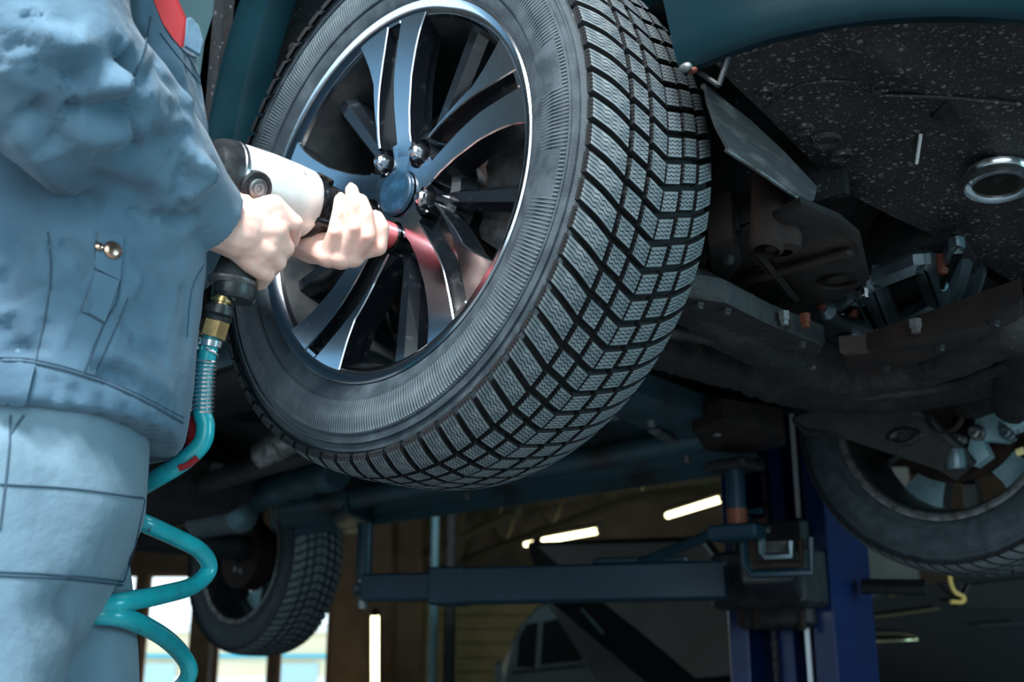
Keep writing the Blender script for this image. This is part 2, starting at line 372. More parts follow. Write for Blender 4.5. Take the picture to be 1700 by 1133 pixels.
for i, (a, b) in enumerate(WIN): window('window_%d' % (i+1), 'y', Y1+.1, a, b, .45, zt, ['window behind the legs of the mechanic', 'window below the teal hose coil with pale yard outside', 'window under the rear tyre, left of the thin bar', 'window under the rear tyre, beside the brown pillar'][i])
window('window_5', 'x', X0-.1, -.4, 3.2, 1.2, 3.5, 'wide unseen side window added for the blue glow on the spokes')  # added out of view so the spokes pick up a blue glow
# yard outside the windows
yard = MB().box((-4, 40, -.3), (60, 38, .1)); struct('yard_ground', yard, M['snow'], 'pale ground of the yard outside the windows')
yb = empty('yard_building', (-8, 34, 0), 0, 'pale sunlit low building seen through the far windows', 'building')
MB().box((0, 3, 1.15), (26, 6, 2.3)).build('wall', M['yardwall'], yb, 0)
MB().box((0, -.05, 1.66), (26.2, .3, .09)).build('fascia_band', M['yardblue'], yb, 0)
MB().box((0, 3, 2.42), (26.6, 6.6, .24)).build('roof', M['yardwhite'], yb, 0)
MB().box((0, -.02, .55), (26.2, .2, 1.1)).build('plinth', M['yardwhite'], yb, 0)
for i in range(6): MB().box((-10+i*4, -.08, 1.15), (1.1, .12, .6)).build('window', M['yardpane'], yb, 0)
# ochre cladding boards on the far wall
for i in range(9):
    z0 = .55+i*.235
    if z0 > 2.5: break
    MB().box((at(880, 1050, 20).x, Y1-.03, z0+.113), (4.2, .05, .215), bev=.008).build('cladding_board', M['wallpanel'], wb, 0)
# pillars
def pillar(px0, px1, d, label, m='pillar'):
    a, b = at(px0, 1000, d), at(px1, 1000, d); wd = b.x-a.x
    o = empty('pillar', ((a.x+b.x)/2, a.y, 0), 0, label, 'pillar')
    MB().box((0, 0, ZC/2), (wd, wd*.9, ZC-.002), bev=.02).build('shaft', M[m], o, 0)
    MB().box((0, 0, .06), (wd*1.25, wd*1.15, .12), bev=.01).build('base', M['darksteel'], o, 0)
    return o
pillar(556, 652, 17.0, 'brown pillar carrying the upright light tube')
pillar(656, 702, 18.2, 'narrow brown pillar right of the upright light tube')
pillar(738, 756, 12.0, 'thin black steel post behind the lift arm', 'darksteel')
pillar(322, 356, 17.5, 'brown post between the two bright window groups')
pb = at(720, 1000, 11.0)
tag(MB().tube([(pb.x, pb.y, 0.01), (pb.x, pb.y, 2.6)], .038, 12).build('downpipe', mat('pale_blue_pipe', (.25, .5, .58), .35)), 'pale blue vertical pipe beside the thin black post', 'pipe')
# light tubes
def tube_light(p, q, label, r=.05):
    p, q = Vector(p), Vector(q); o = empty('tube_light', tuple((p+q)/2), 0, label, 'lamp', 'fluorescent tube lamps of the hall')
    c = (p+q)/2; p = p-c; q = q-c; t = (q-p).normalized()
    MB().tube([p, q], r, 12).build('tube', M['tubelight'], o)
    up = Vector((0, 0, 1)) if abs(t.z) < .8 else Vector((0, 1, 0)); off = up*(r*1.5)
    MB().tube([p+off-t*.05, q+off+t*.05], r*1.05, 6).build('housing', M['darksteel'], o)
    for e in (p, q): MB().tube([e-t*.03, e+t*.03], r*1.15, 10).build('end_cap', M['blackplastic'], o)
tube_light(at(872, 904.5, 19.0), at(889, 901, 18.6), 'short lit stub of lamp tube above the raised bonnet', .038)
tube_light(at(902, 898, 18.4), at(996, 881, 16.4), 'long lit lamp tube above the raised bonnet', .045)
tube_light(at(1108, 856.5, 15.6), at(1200, 828, 13.6), 'lit lamp tube left of the lift pad post', .04)
tube_light(at(622.5, 1018, 15.6), at(622.5, 1180, 15.9), 'upright lit tube on the brown pillar', .05)
# roof trusses
def truss(p, q, label, hgt=.75, n=7):
    p, q = Vector(p), Vector(q); o = empty('roof_truss', tuple(p), 0, label, 'truss', 'steel roof trusses'); q = q-p; p = Vector((0, 0, 0)); up = Vector((0, 0, hgt))
    def bar(a, b, nm, s=.045): MB().tube([a, b], s, 4).build(nm, M['truss'], o, 0)
    bar(p, q, 'bottom_chord', .06); bar(p+up, q+up, 'top_chord', .06)
    for i in range(n):
        a = p+(q-p)*(i/n); b = p+(q-p)*((i+1)/n)
        bar(a if i % 2 == 0 else a+up, b+up if i % 2 == 0 else b, 'diagonal', .032)
truss(at(768, 931, 19.6), at(1062, 822, 14.5), 'olive roof truss nearest the lamp tubes')
truss(at(643, 948, 19.8), at(862, 850, 15.5), 'dark roof truss left of the lamp tubes')
truss(at(1062, 824, 14.4), at(1300, 800, 9.5), 'olive roof truss running behind the lift pad post')

# ================================================================== WHEELS
YM = .098; R0 = .3465; NP = 72; PITCHL = 2*PI*.3525/NP
def r_carc(s): return R0-.0125*(abs(s)/.104)**3.2
def tp(s, t, h):   # tyre-surface point: lateral s from mid-plane, arc t, height h
    r = r_carc(s)+h; a = t/.3525
    return Vector((r*math.cos(a), YM+s, r*math.sin(a)))
def vshift(s): s = abs(s); return .30*s+.22*max(0, s-.055)
def block_mesh(name, s0, s1, gap, tsh, nsl, nseg, zig, hsh=0.):
    mb = MB(); L = PITCHL-gap; HT = .0095
    lo = -L/2
    def bnd(k, s, u):
        z = 0
        if 0 < k < nsl: z = zig*(abs((u*nseg/2 % 1)-.5)*4-1)*(.25 if (u < .22 and s1-s0 > .035) else 1)
        return tsh+vshift(s)+lo+L*k/nsl+z
    us = [i/nseg for i in range(nseg+1)]
    # base body
    def hs(s): return HT-.0022*max(0, (abs(s)-.085)/.02)
    def strip(k0, k1, h0, top, g):
        vs = []
        for u in us:
            s = s0+(s1-s0)*u; a = bnd(k0, s, u)+(g if k0 > 0 else 0); b = bnd(k1, s, u)-(g if k1 < nsl else 0)
            e = .0007 if top else 0
            ht = (hs(s) if top else h0+.0042)
            dr0 = .0012 if (k0 == 0 and top) else 0; dr1 = .0012 if (k1 == nsl and top) else 0
            vs += [tp(s, a-(.0008 if k0 == 0 else 0), h0), tp(s, a+(.0006 if k0 == 0 else 0), ht), tp(s, b-(.0006 if k1 == nsl else 0), ht), tp(s, b+(.0008 if k1 == nsl else 0), h0)]
        n = len(us); fs = []
        for i in range(n-1):
            for q in range(3): fs.append((i*4+q, i*4+q+1, i*4+4+q+1, i*4+4+q))
        fs += [(0, 3, 2, 1), tuple((n-1)*4+q for q in range(4))]
        mb.add(vs, fs)
        b_ = len(mb.m)-len(fs)
        for i_ in range(len(fs)): mb.m[b_+i_] = 0 if (top and i_ < 3*(n-1) and i_ % 3 == 1) else 1
    strip(0, nsl, -.001, False, 0)
    for k in range(nsl): strip(k, k+1, .002, True, .00055)
    return mb.mesh(name, [M['tread'], M['groove_shade']], 30)
BLK = []
for sg in (-1, 1):
    ls = [(.0640, .1075, .0076, 0, 5, 10, .0011), (.0330, .0565, .0078, .0030, 5, 6, .0011), (.0016, .0255, .0076, .0015, 5, 6, .0010)]
    for s0, s1, gap, tsh, ns, sg_n, zg in ls:
        BLK.append(block_mesh('tread_block', min(sg*s0, sg*s1), max(sg*s0, sg*s1), gap, tsh, ns, sg_n, zg))
def joined_tread(idx):
    """all blocks at the given pitch numbers in one mesh"""
    vs, fs, ms = [], [], []
    for me in BLK:
        co = np.empty(len(me.vertices)*3); me.vertices.foreach_get('co', co); co = co.reshape(-1, 3); pf = [tuple(p.vertices) for p in me.polygons]; pm = [p.material_index for p in me.polygons]
        for i in idx:
            a = 2*PI*i/NP; c, s = math.cos(a), math.sin(a); b = len(vs)
            r = np.c_[co[:, 0]*c-co[:, 2]*s, co[:, 1], co[:, 0]*s+co[:, 2]*c]
            vs += [tuple(q) for q in r]; fs += [tuple(k+b for k in f) for f in pf]; ms += pm
    me = bpy.data.meshes.new('tread'); me.from_pydata(vs, [], fs); me.materials.append(M['tread']); me.materials.append(M['groove_shade']); me.polygons.foreach_set('material_index', ms); me.update(); return me
def mir(prof): return prof+[(2*YM-y, r) for y, r in reversed(prof[:-1])]
TPROF = mir([(.014, .226), (.006, .240), (.0035, .2452), (.0005, .2475), (-.0025, .253), (-.0055, .262), (-.0060, .266), (-.0085, .2665), (-.0105, .276), (-.0115, .288), (-.0105, .300), (-.0080, .3085),
             (-.0062, .309), (-.0050, .3155), (-.0072, .3162), (-.0068, .3185), (-.0038, .3192), (-.0020, .3255), (-.0038, .3262), (-.0032, .3280), (-.0005, .3290), (.0020, .3330), (.0040, .3355), (-.104+YM+.004, .3372),
             (-.085+YM, .3400), (-.06+YM, .3440), (-.03+YM, .3460), (YM, .3465)])
_t = MB().lathe(TPROF, 180); _k = len(TPROF)-1
_t.m = [1 if TPROF[i % _k][1] > .3368 and TPROF[i % _k+1][1] > .3368 else 0 for i in range(len(_t.f))]
tyre_me = _t.mesh('tyre', [M['rubber'], M['groove_shade']], 28)
# radial ribs moulded into the sidewall band (two smooth windows in it)
rb = MB(); NR = 420
for i in range(NR):
    a = 2*PI*(i+.5)/NR; dg = math.degrees(a)
    if (4 < dg < 16) or (340 < dg < 351): r_in, r_out, hh = .3005, .3065, .0016
    else: r_in, r_out, hh = .2685, .3065, .0016
    dw = 2*PI/NR*.27
    vs = []
    for r in (r_in, (r_in+r_out)/2, r_out):
        y = interp([(.262, -.0055), (.276, -.0105), (.288, -.0115), (.300, -.0105), (.3085, -.0080)], r)
        for (da, h) in ((-dw, .0003), (-dw*.4, -hh), (dw*.4, -hh), (dw, .0003)):
            vs.append((r*math.cos(a+da), y+h, r*math.sin(a+da)))
    rb.add(vs, [(j*4+q, j*4+q+1, j*4+4+q+1, j*4+4+q) for j in range(2) for q in range(3)]+[(0, 3, 2, 1), (8, 9, 10, 11)])
rib_me = rb.mesh('sidewall_ribs', M['ribs'], 0)
# saw-tooth ring at the shoulder
st = MB()
for i in range(NP*1):
    a0 = 2*PI*i/NP; a1 = a0+2*PI/NP*.97
    def pt(a, r, y): return (r*math.cos(a), y, r*math.sin(a))
    st.add([pt(a0, .3295, -.0010), pt(a1, .3295, -.0010), pt(a1, .3350, .0030), pt(a0, .3325, .0010),
            pt(a0, .3295, -.0022), pt(a1, .3295, -.0022), pt(a1, .3350, .0018), pt(a0, .3325, -.0002)],
           [(4, 5, 6, 7), (0, 1, 5, 4), (1, 2, 6, 5), (2, 3, 7, 6), (3, 0, 4, 7)])
saw_me = st.mesh('shoulder_teeth', M['rubber'], 0)
# ---- rim
def yf(r): return .027-.024*(r/.24)**1.0     # concave spoke face
UE = [(.080, 28.5), (.108, 22.), (.135, 18.5), (.166, 14.8), (.192, 14.8), (.236, 16.2), (.25, 16.6)]
SU = [(.080, 25.2), (.108, 19.2), (.128, 15.6), (.171, 8.8), (.2, 5.0), (.228, 2.2), (.25, 1.2)]
SL = [(.05, 3.0), (.076, 3.0), (.12, 2.8), (.157, 1.3), (.19, -1.3), (.228, -3.9), (.25, -4.4)]
LE = [(.04, -34), (.05, -29), (.065, -21), (.079, -16.2), (.106, -12.6), (.15, -11.6), (.185, -12.8), (.21, -14.2), (.236, -16.6), (.25, -17)]
def pol(r, deg, y): a = math.radians(deg); return (r*math.cos(a), y, r*math.sin(a))
def strip_solid(mb, rs, lo, hi, dep, nc=4, off=0., mi_f=0, mi_s=1, mi_b=None):
    us = [0, .5, 1] if mi_f == mi_s else [0, None, .3, .5, .7, None, 1]; nc = len(us)-1
    vs = []; n = len(rs); w_ = nc+1
    for dd in (0, dep):
        for r in rs:
            a, b = lo(r), hi(r); e = min(.3, math.degrees(.0015/r)/max(.5, abs(b-a)))
            for c, u in enumerate(us):
                u = (e if c < nc/2 else 1-e) if u is None else u
                vs.append(pol(r, a+(b-a)*u, yf(r)+off+dd+(.0013 if dd == 0 and c in (0, nc) and nc > 2 else 0)))
    o = n*w_; 
    mb.add(vs, [(i*w_+c, i*w_+c+1, i*w_+w_+c+1, i*w_+w_+c) for i in range(n-1) for c in range(nc)], None, mi_f)
    b0 = len(mb.v)-len(vs)
    side = []
    for i in range(n-1):
        side.append((i*w_, i*w_+w_, o+i*w_+w_, o+i*w_)); side.append((i*w_+nc, o+i*w_+nc, o+i*w_+w_+nc, i*w_+w_+nc))
    for c in range(nc):
        side.append((c, o+c, o+c+1, c+1)); side.append(((n-1)*w_+c, (n-1)*w_+c+1, o+(n-1)*w_+c+1, o+(n-1)*w_+c))
    for f in side: mb.f.append(tuple(b0+i for i in f)); mb.m.append(mi_s)
    for i in range(n-1):
        for c in range(nc): mb.f.append(tuple(b0+o+k for k in (i*w_+c, i*w_+w_+c, i*w_+w_+c+1, i*w_+c+1))); mb.m.append(mi_b if mi_b is not None else mi_s)
def lin(a, b, n): return [a+(b-a)*i/n for i in range(n+1)]
sp = MB(); D_ = .026
strip_solid(sp, lin(.048, .238, 24), lambda r: interp(LE, r), lambda r: interp(SL, r), D_)
strip_solid(sp, lin(.080, .238, 22), lambda r: interp(SU, r), lambda r: interp(UE, r), D_)
strip_solid(sp, lin(.227, .238, 2), lambda r: interp(SL, r), lambda r: interp(SU, r), D_)
spoke_me = sp.mesh('spoke', [M['alu'], M['gloss_black']], 25)
pk = MB(); strip_solid(pk, lin(.060, .236, 20), lambda r: interp(LE, r)+1, lambda r: interp(UE, max(r, .08))-1, .022, 5, .018, 0, 0, 1)
pocket_me = pk.mesh('spoke_pocket', [M['gloss_black'], M['knuckle']], 25)
bar = MB()                                   # recessed black spoke between two bright ones
for (hw, y0_, y1_) in ((.015, .052, .09),):
    rings = []
    for r in lin(.06, .236, 10):
        k = .7+.5*(r/.236); z0 = .046-.018*(r/.236)
        rings.append([(r, z0+.012, -hw*k), (r, z0, -hw*.45*k), (r, z0, hw*.45*k), (r, z0+.012, hw*k), (r, z0+.045, hw*k), (r, z0+.045, -hw*k)])
    bar.loft(rings)
bar_me = bar.mesh('recessed_spoke', M['gloss_black'], 20)
LUGA = [119-72*k for k in range(5)]
hubm = MB(); pts = []
for i in range(240):
    th = i*1.5; r = .0665
    for la in LUGA:
        dl = math.radians((th-la+180) % 360-180); sn = .0565*math.sin(dl)
        if abs(dl) < 1 and abs(sn) < .0185: r = min(r, .0565*math.cos(dl)-math.sqrt(.0185**2-sn*sn))
    pts.append(pol(r, th, 0))
hv = [(p[0], yf(math.hypot(p[0], p[2])), p[2]) for p in pts]; n = len(hv)
hubm.add(hv+[(0, yf(0), 0)], [(i, (i+1) % n, n) for i in range(n)], None, 0)
hubm.add(hv+[(p[0], .055, p[2]) for p in hv], [(i, n+i, n+(i+1) % n, (i+1) % n) for i in range(n)], None, 1)
hub_me = hubm.mesh('hub', [M['alu'], M['gloss_black']], 30)
seat_me = MB().lathe([(.040, 0.001), (.040, .078), (.046, .088), (.075, .088), (.075, .001)], 48).mesh('hub_seat', M['gloss_black'], 30)
barrel_me = MB().lathe([(.0095, .231), (.014, .229), (.03, .222), (.07, .216), (.12, .216), (.16, .222), (.18, .228), (.192, .232), (.196, .2455), (.2, .2455), (.2, .231), (.185, .223), (.16, .218), (.12, .212), (.07, .212), (.03, .218), (.0095, .227)], 96, closed=True).mesh('barrel', M['barrel'], 40)
inlip_me = MB().lathe([(.183, .2275), (.186, .236), (.193, .240), (.1965, .2462), (.2025, .2462), (.2035, .240), (.2005, .231), (.192, .2265)], 96, closed=True).mesh('inner_flange', M['steel'], 40)
lip_me = MB().lathe([(.008, .2275), (.0015, .2335), (-.0005, .2385), (-.0020, .2440), (-.0005, .2462), (.003, .2462), (.012, .232)], 128, closed=True).mesh('rim_lip', M['alu'], 30)
lip2_me = MB().lathe([(.012, .2245), (.0075, .2275), (.0060, .2330), (.012, .236)], 128).mesh('rim_edge', M['gloss_black'], 30)
cap_me = MB().lathe([(.022, .0301), (.0185, .0300), (.0165, .0285), (.0155, .026), (.0145, .018), (.014, .008), (.0138, .0005)], 48).mesh('center_cap', M['cap'], 50)
lg = MB(); hexr = .0112
lg.loft([[(hexr*k*math.cos(PI/3*i), y, hexr*k*math.sin(PI/3*i)) for i in range(6)] for y, k in ((.042, 1), (.018, 1), (.0145, .86))])
lg.lathe([(.043, .0155), (.038, .0150), (.036, .0118)], 20); lg.lathe([(.0145, .0088), (.0105, .0080), (.0080, .005), (.0075, .0003)], 16)
lug_me = lg.mesh('lug_nut', M['chrome'], 25)
lugp_me = MB().lathe([(.046, .0180), (.0225, .0184), (.0222, .0190)], 28).mesh('lug_pocket', M['gloss_black'], 30)
def link(name, me, parent, rot=0., label=None):
    o = bpy.data.objects.new(name, me); COL.objects.link(o); o.parent = parent
    if rot: o.rotation_euler = (0, -rot, 0)
    if label: o['label'] = label
    return o
def make_wheel(parent, loc, rz, tl, rl, pitches):
    """tyre and rim are parts of the car; blocks, spokes and nuts are their pieces"""
    def part(name, me, label):
        o = link(name, me, parent, 0, label); o.location = loc; o.rotation_euler = (0, 0, rz); return o
    ty = part('tyre', tyre_me, tl); link('sidewall_ribs', rib_me, ty)['kind'] = 'stuff'; link('shoulder_teeth', saw_me, ty)
    for i in range(NP):
        if i % NP in pitches:
            for me in BLK: link('tread_block', me, ty, 2*PI*i/NP)
    rest = [i for i in range(NP) if i not in pitches]
    o = link('tread', joined_tread(rest), ty); o['kind'] = 'stuff'
    rim = part('rim', barrel_me, rl); link('rim_lip', lip_me, rim); link('rim_edge', lip2_me, rim); link('inner_flange', inlip_me, rim)
    link('hub', hub_me, rim); link('hub_seat', seat_me, rim)
    for k in range(5):
        a = math.radians(90-72*k)
        link('spoke', spoke_me, rim, a); link('spoke_pocket', pocket_me, rim, a)
        link('recessed_spoke', bar_me, rim, a+math.radians(37))
        la = math.radians(LUGA[k]); off = (.0565*math.cos(la), 0, .0565*math.sin(la))
        for nm, me in (('lug_nut', lug_me), ('lug_pocket', lugp_me)):
            q = link(nm, me, rim); q.location = off
    link('center_cap', cap_me, rim)
vis = {i % NP for i in range(-24, 13)}
visf = {i % NP for i in range(47, 59)}
# ================================================================== THE RAISED CAR
car = empty('raised_car', tuple(C(0, 0, 0)), TH, 'dark teal car raised on the lift, seen from below its front', 'car')
make_wheel(car, (0, 0, HUB), 0, 'large winter tyre with siped tread blocks', 'five-spoke alloy rim with machined faces', vis)
make_wheel(car, (0, 1.79, HUB), PI, 'far front tyre', 'far front rim seen from inside', visf)
make_wheel(car, (-2.66, 1.80, HUB-.115), PI, 'rear tyre in shadow', 'rear rim in shadow', set())
ZA = 1.400; RA = .372; ZK = 1.35                                   # wheel-arch centre height and radius (body hangs above the drooped wheel)
def arc(r, a0, a1, n, y, z=ZA): return [(r*math.cos(math.radians(a0+(a1-a0)*i/n)), y, z+r*math.sin(math.radians(a0+(a1-a0)*i/n))) for i in range(n+1)]
# fender with rounded arch flare
def arch_band(prof, a0, a1, n=40):
    mb = MB(); vs = []; k = len(prof)
    for i in range(n+1):
        a = math.radians(a0+(a1-a0)*i/n)
        for (dr, y) in prof: vs.append(((RA+dr)*math.cos(a), y, ZA+(RA*(ZK if math.sin(a) > 0 else 1)+dr*1.1)*math.sin(a)))
    mb.add(vs, [(i*k+j, i*k+j+1, i*k+k+j+1, i*k+k+j) for i in range(n) for j in range(k-1)]); return mb
arch_band([(-.006, .055), (-.008, .03), (.0, .012), (.018, .004), (.045, 0.), (.070, .004), (.086, .014), (.096, .034)], 62, 200).build('arch_flare', M['paint'], car)
arch_band([(.094, .034), (.10, .030), (.12, .027), (.16, .026), (.30, .040), (.36, .07)], 20, 118).build('fender', M['paint'], car)
lin_ = arch_band([(-.010, .05), (-.004, .06), (.006, .09), (.010, .16), (.006, .24), (0, .30), (-.03, .345)], 34, 205, 48)
lin_.build('wheel_arch_liner', M['liner'], car)
for a, y in ((188, .075), (176, .075), (163, .072), (150, .075)):
    p = ((RA-.004)*math.cos(math.radians(a)), y, ZA+(RA*(ZK if a < 180 else 1)-.004)*math.sin(math.radians(a)))
    rot = Matrix.Translation(p) @ Matrix.Rotation(-math.radians(a)-PI/2, 4, 'Y') @ Matrix.Rotation(PI/2, 4, 'X')
    MB().lathe([(.002, .011), (.006, .011), (.007, .007), (.004, .0065), (.004, .0002)], 16, M=rot).build('liner_clip', M['blackplastic'], car)
# door and body side behind the arch
dm = MB(); prof = [(-.01, 1.235), (-.005, 1.30), (.0, 1.40), (-.01, 1.6), (-.005, 1.72), (.03, 1.9), (.10, 2.0), (.22, 2.3), (.36, 2.52)]
xs = lin(-.505, -1.62, 8)
dm.add([(x, .035+y, z) for x in xs for y, z in prof], [(i*9+j, i*9+j+1, i*9+9+j+1, i*9+9+j) for i in range(8) for j in range(8)])
dm.build('door', mat('door_reflection_paint', (.06, .12, .14), .35, .2, coat=.3), car)  # lighter than the body paint: reflection on the door painted into the colour
MB().box((-.488, .050, 1.60), (.03, .02, .9)).build('fender_rear_edge', M['liner'], car)
# bumper skin with rolled lower edge
BP = [(.405, .055, 1.318), (.50, .078, 1.328), (.60, .128, 1.330), (.69, .205, 1.326), (.78, .34, 1.322), (.85, .56, 1.318), (.88, .90, 1.316)]
BP = BP+[(x, 1.80-y, z) for x, y, z in reversed(BP[:-1])]
BP = [tuple(p) for p in smoothpath(BP, 5)]
def outward(i):
    a, b = Vector(BP[max(i-1, 0)]), Vector(BP[min(i+1, len(BP)-1)]); t = (b-a); t.z = 0; t.normalize(); return Vector((t.y, -t.x, 0))
bprof = [(-.030, .016), (-.012, .001), (.000, .000), (.008, .006), (.014, .03), (.022, .07), (.030, .11), (.026, .125), (.034, .18), (.03, .30), (.0, .42)]
bm_ = MB(); vs = []
for i, p in enumerate(BP):
    o = outward(i)
    for a, h in bprof: q = Vector(p)+o*a; vs.append((q.x-(.10*h if i < 3 else 0), q.y, q.z+h))
k = len(bprof); bm_.add(vs, [(i*k+j, i*k+j+1, i*k+k+j+1, i*k+k+j) for i in range(len(BP)-1) for j in range(k-1)])
bm_.build('front_bumper', M['paint'], car, 40)
bon = MB(); vs = []; nb = len(BP)
for i, p in enumerate(BP):
    q0 = Vector(p)+outward(i)*0.; a = Vector((q0.x-(.042 if i < 3 else 0), q0.y, q0.z+.42)); b = Vector((-.28, .9+(p[1]-.9)*.93, 2.09-.05*abs((p[1]-.9)/.85)**3))
    if p[0] < .5: a.z += .0
    for k_ in range(9):
        t = k_/8; v = a.lerp(b, t); v.z = a.z+(b.z-a.z)*math.sin(t*PI/2)**.8; vs.append(v)
bon.add(vs, [(i*9+j, i*9+j+1, i*9+10+j, i*9+9+j) for i in range(nb-1) for j in range(8)]); bon.build('bonnet', M['paint'], car, 50)
# undertray between bumper lip and front subframe
def tray_z(x, y):
    z = 1.336-.045*max(0, min(1, (.70-x)/.33))*max(0, min(1, (y-.42)/.25))-.012*math.sin(max(0, min(1, (y-.1)/1.6))*PI)
    z += .006*math.sin(x*26+y*7)*math.sin(y*9+1)
    z -= .010*math.exp(-((x-.52-.06*math.sin(y*4))**2)/.0006)      # long rib
    return z
tr = MB(); NXg, NYg = 34, 70; vs = []
def edge_x(y):
    best = None
    for a, b in zip(BP, BP[1:]):
        if min(a[1], b[1]) <= y <= max(a[1], b[1]): best = a[0]+(b[0]-a[0])*(y-a[1])/(b[1]-a[1]+1e-9)
    return best or .41
for j in range(NYg+1):
    y = .06+(1.74-.06)*j/NYg; xe = edge_x(y)-.012; xb = interp([(.06, .435), (.12, .42), (.42, .375), (.7, .44), (1.1, .44), (1.4, .36), (1.74, .385)], y)
    for i in range(NXg+1):
        x = xb+(xe-xb)*i/NXg; z = tray_z(x, y); e = i/NXg
        z = z*(1-max(0, (e-.85)/.15))+(1.331)*max(0, (e-.85)/.15)
        vs.append((x, y, z))
w1 = NXg+1
tr.add(vs, [(j*w1+i, j*w1+i+1, j*w1+w1+i+1, j*w1+w1+i) for j in range(NYg) for i in range(NXg)])
tray = tr.build('undertray', M['tray'], car, 60)
def on_tray(px, py):
    z = 1.31
    for _ in range(6): p = carpx(px, py, 2, z); z = tray_z(p.x, p.y)
    return Vector((p.x, p.y, z))
for (px, py, r) in ((1270, 153, .011), (1462, 142, .011), (1336, 213, .012), (1396, 258, .014), (1372, 232, .018)):
    p = on_tray(px, py); mb = MB().lathe([(0, r*.6), (.003, r*.7), (.0045, r*.9), (.003, r), (-.003, r*1.1)], 20, M=Matrix.Translation(p) @ Matrix.Rotation(-PI/2, 4, 'X'))
    mb.build('tray_boss', M['tray'], car)
pts = [on_tray(*q)+Vector((0, 0, -.001)) for q in ((1270, 180), (1330, 140), (1410, 135), (1445, 155), (1560, 160), (1695, 172))]
MB().tube(smoothpath(pts, 5), .0028, 6).build('tray_bead', M['tray'], car)
p = [on_tray(*q)+Vector((0, 0, -.003)) for q in ((1543, 194), (1570, 166), (1597, 200))]
MB().slab(p, .004).build('drain_flap', M['blackplastic'], car, 0)
a, b = on_tray(1528, 219)+Vector((0, 0, -.004)), on_tray(1520, 256)+Vector((0, 0, -.012))
MB().tube([a, b], .0022, 8).build('cable_tie', mat('white_nylon', (.75, .8, .82), .4), car)
p = on_tray(1655, 278); cr = Matrix.Translation(p+Vector((0, 0, -.012))) @ Matrix.Rotation(-PI/2-.12, 4, 'X') @ Matrix.Scale(-1, 4, (0, 1, 0))
MB().lathe([(-.014, .030), (.006, .030), (.009, .034), (.006, .038), (.001, .0375), (-.002, .0355), (-.006, .038), (-.010, .040), (-.016, .040)], 40, M=cr).build('fog_lamp_ring', M['chrome'], car)
MB().lathe([(-.012, .031), (-.010, .001)], 32, M=cr).build('fog_lamp_lens', M['darkglass'], car)
# corner bracket, screws and metal deflector plate behind the wheel
c0 = [carpx(q[0], q[1], 1, .075) for q in ((1150, 112), (1212, 86), (1205, 92), (1193, 142), (1182, 138))]
MB().tube([c0[0], c0[1]], .003, 6).tube([c0[1], c0[3]], .003, 6).tube([c0[3], c0[0]], .003, 6).build('corner_bracket', M['darksteel'], car)
p = carpx(1138, 112, 1, .05); MB().sphere(p, (.008, .005, .005)).build('bumper_screw', M['steel'], car)
p = carpx(1150, 117, 1, .06); MB().sphere(p, (.006, .004, .004)).build('bumper_screw', M['bolt'], car)
pl = [carpx(q[0], q[1], 0, .385) for q in ((1167, 143), (1172, 172), (1186, 212), (1206, 249), (1272, 292), (1338, 339), (1347, 333), (1352, 312), (1300, 256), (1243, 203))]
o = MB().slab(pl, .004).build('deflector_plate', mat('scratched_grey_plate', (.10, .11, .115), .5, .4, col2=(.30, .30, .29), nscale=26, nlo=.52, nhi=.72, bump=.5, bscale=80, stretch=(1, .6, 2)), car, 0)
MB().tube([pl[0], pl[9], pl[8], pl[7]], .0035, 6).build('plate_fold', M['steel'], car)
MB().tube([pl[3], pl[4], pl[5]], .003, 6).build('plate_fold', M['steel'], car)
# ---------------- running gear
def cbox(name, a, b, wy, hz, m, bev=.008, parent=None):
    """bevelled beam from a to b"""
    a, b = Vector(a), Vector(b); t = (b-a); L = t.length; Mx = Matrix.Translation((a+b)/2) @ t.to_track_quat('X', 'Z').to_matrix().to_4x4()
    return MB().box((0, 0, 0), (L, wy, hz), Mx, bev=bev).build(name, M[m], parent or car, 40)
def czpoly(name, pix, z, t, m, bev=0):
    p = [carpx(q[0], q[1], 2, z) for q in pix]; mb = MB(); n = len(p); cx = sum(p, Vector())/n
    rings = [[Vector((cx.x+(v.x-cx.x)*k, cx.y+(v.y-cx.y)*k, z+h)) for v in p] for k, h in ((.94, 0), (1, .006), (1.0, t))]
    return mb.loft(rings).build(name, M[m], car, 40)
# front subframe and guards
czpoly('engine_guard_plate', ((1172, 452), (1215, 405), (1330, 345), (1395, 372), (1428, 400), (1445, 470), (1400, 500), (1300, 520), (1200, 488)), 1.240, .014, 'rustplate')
cbox('guard_rib', carpx(1225, 470, 2, 1.231), carpx(1415, 420, 2, 1.231), .016, .012, 'rustplate', .004)
cbox('guard_rib', carpx(1255, 420, 2, 1.231), carpx(1320, 500, 2, 1.231), .014, .010, 'rustplate', .004)
for q in ((1235, 470), (1275, 455), (1390, 470)):
    MB().lathe([(0, .018), (-.004, .02), (-.005, .024), (0, .027)], 20, M=Matrix.Translation(carpx(q[0], q[1], 2, 1.235)) @ Matrix.Rotation(-PI/2, 4, 'X')).build('guard_boss', M['rustplate'], car)
pth = [carpx(1110, 470, 2, 1.21), carpx(1200, 520, 2, 1.20), carpx(1290, 570, 2, 1.20), carpx(1390, 615, 2, 1.20), carpx(1520, 600, 2, 1.20), carpx(1700, 545, 2, 1.20), Vector((.30, 1.22, 1.21)), Vector((.22, 1.42, 1.24))]
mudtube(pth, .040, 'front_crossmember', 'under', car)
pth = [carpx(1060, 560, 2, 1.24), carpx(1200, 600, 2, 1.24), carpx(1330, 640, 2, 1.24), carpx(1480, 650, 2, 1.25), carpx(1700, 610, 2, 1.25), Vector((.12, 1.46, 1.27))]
mudtube(pth, .040, 'steering_rack_tube', 'under', car)
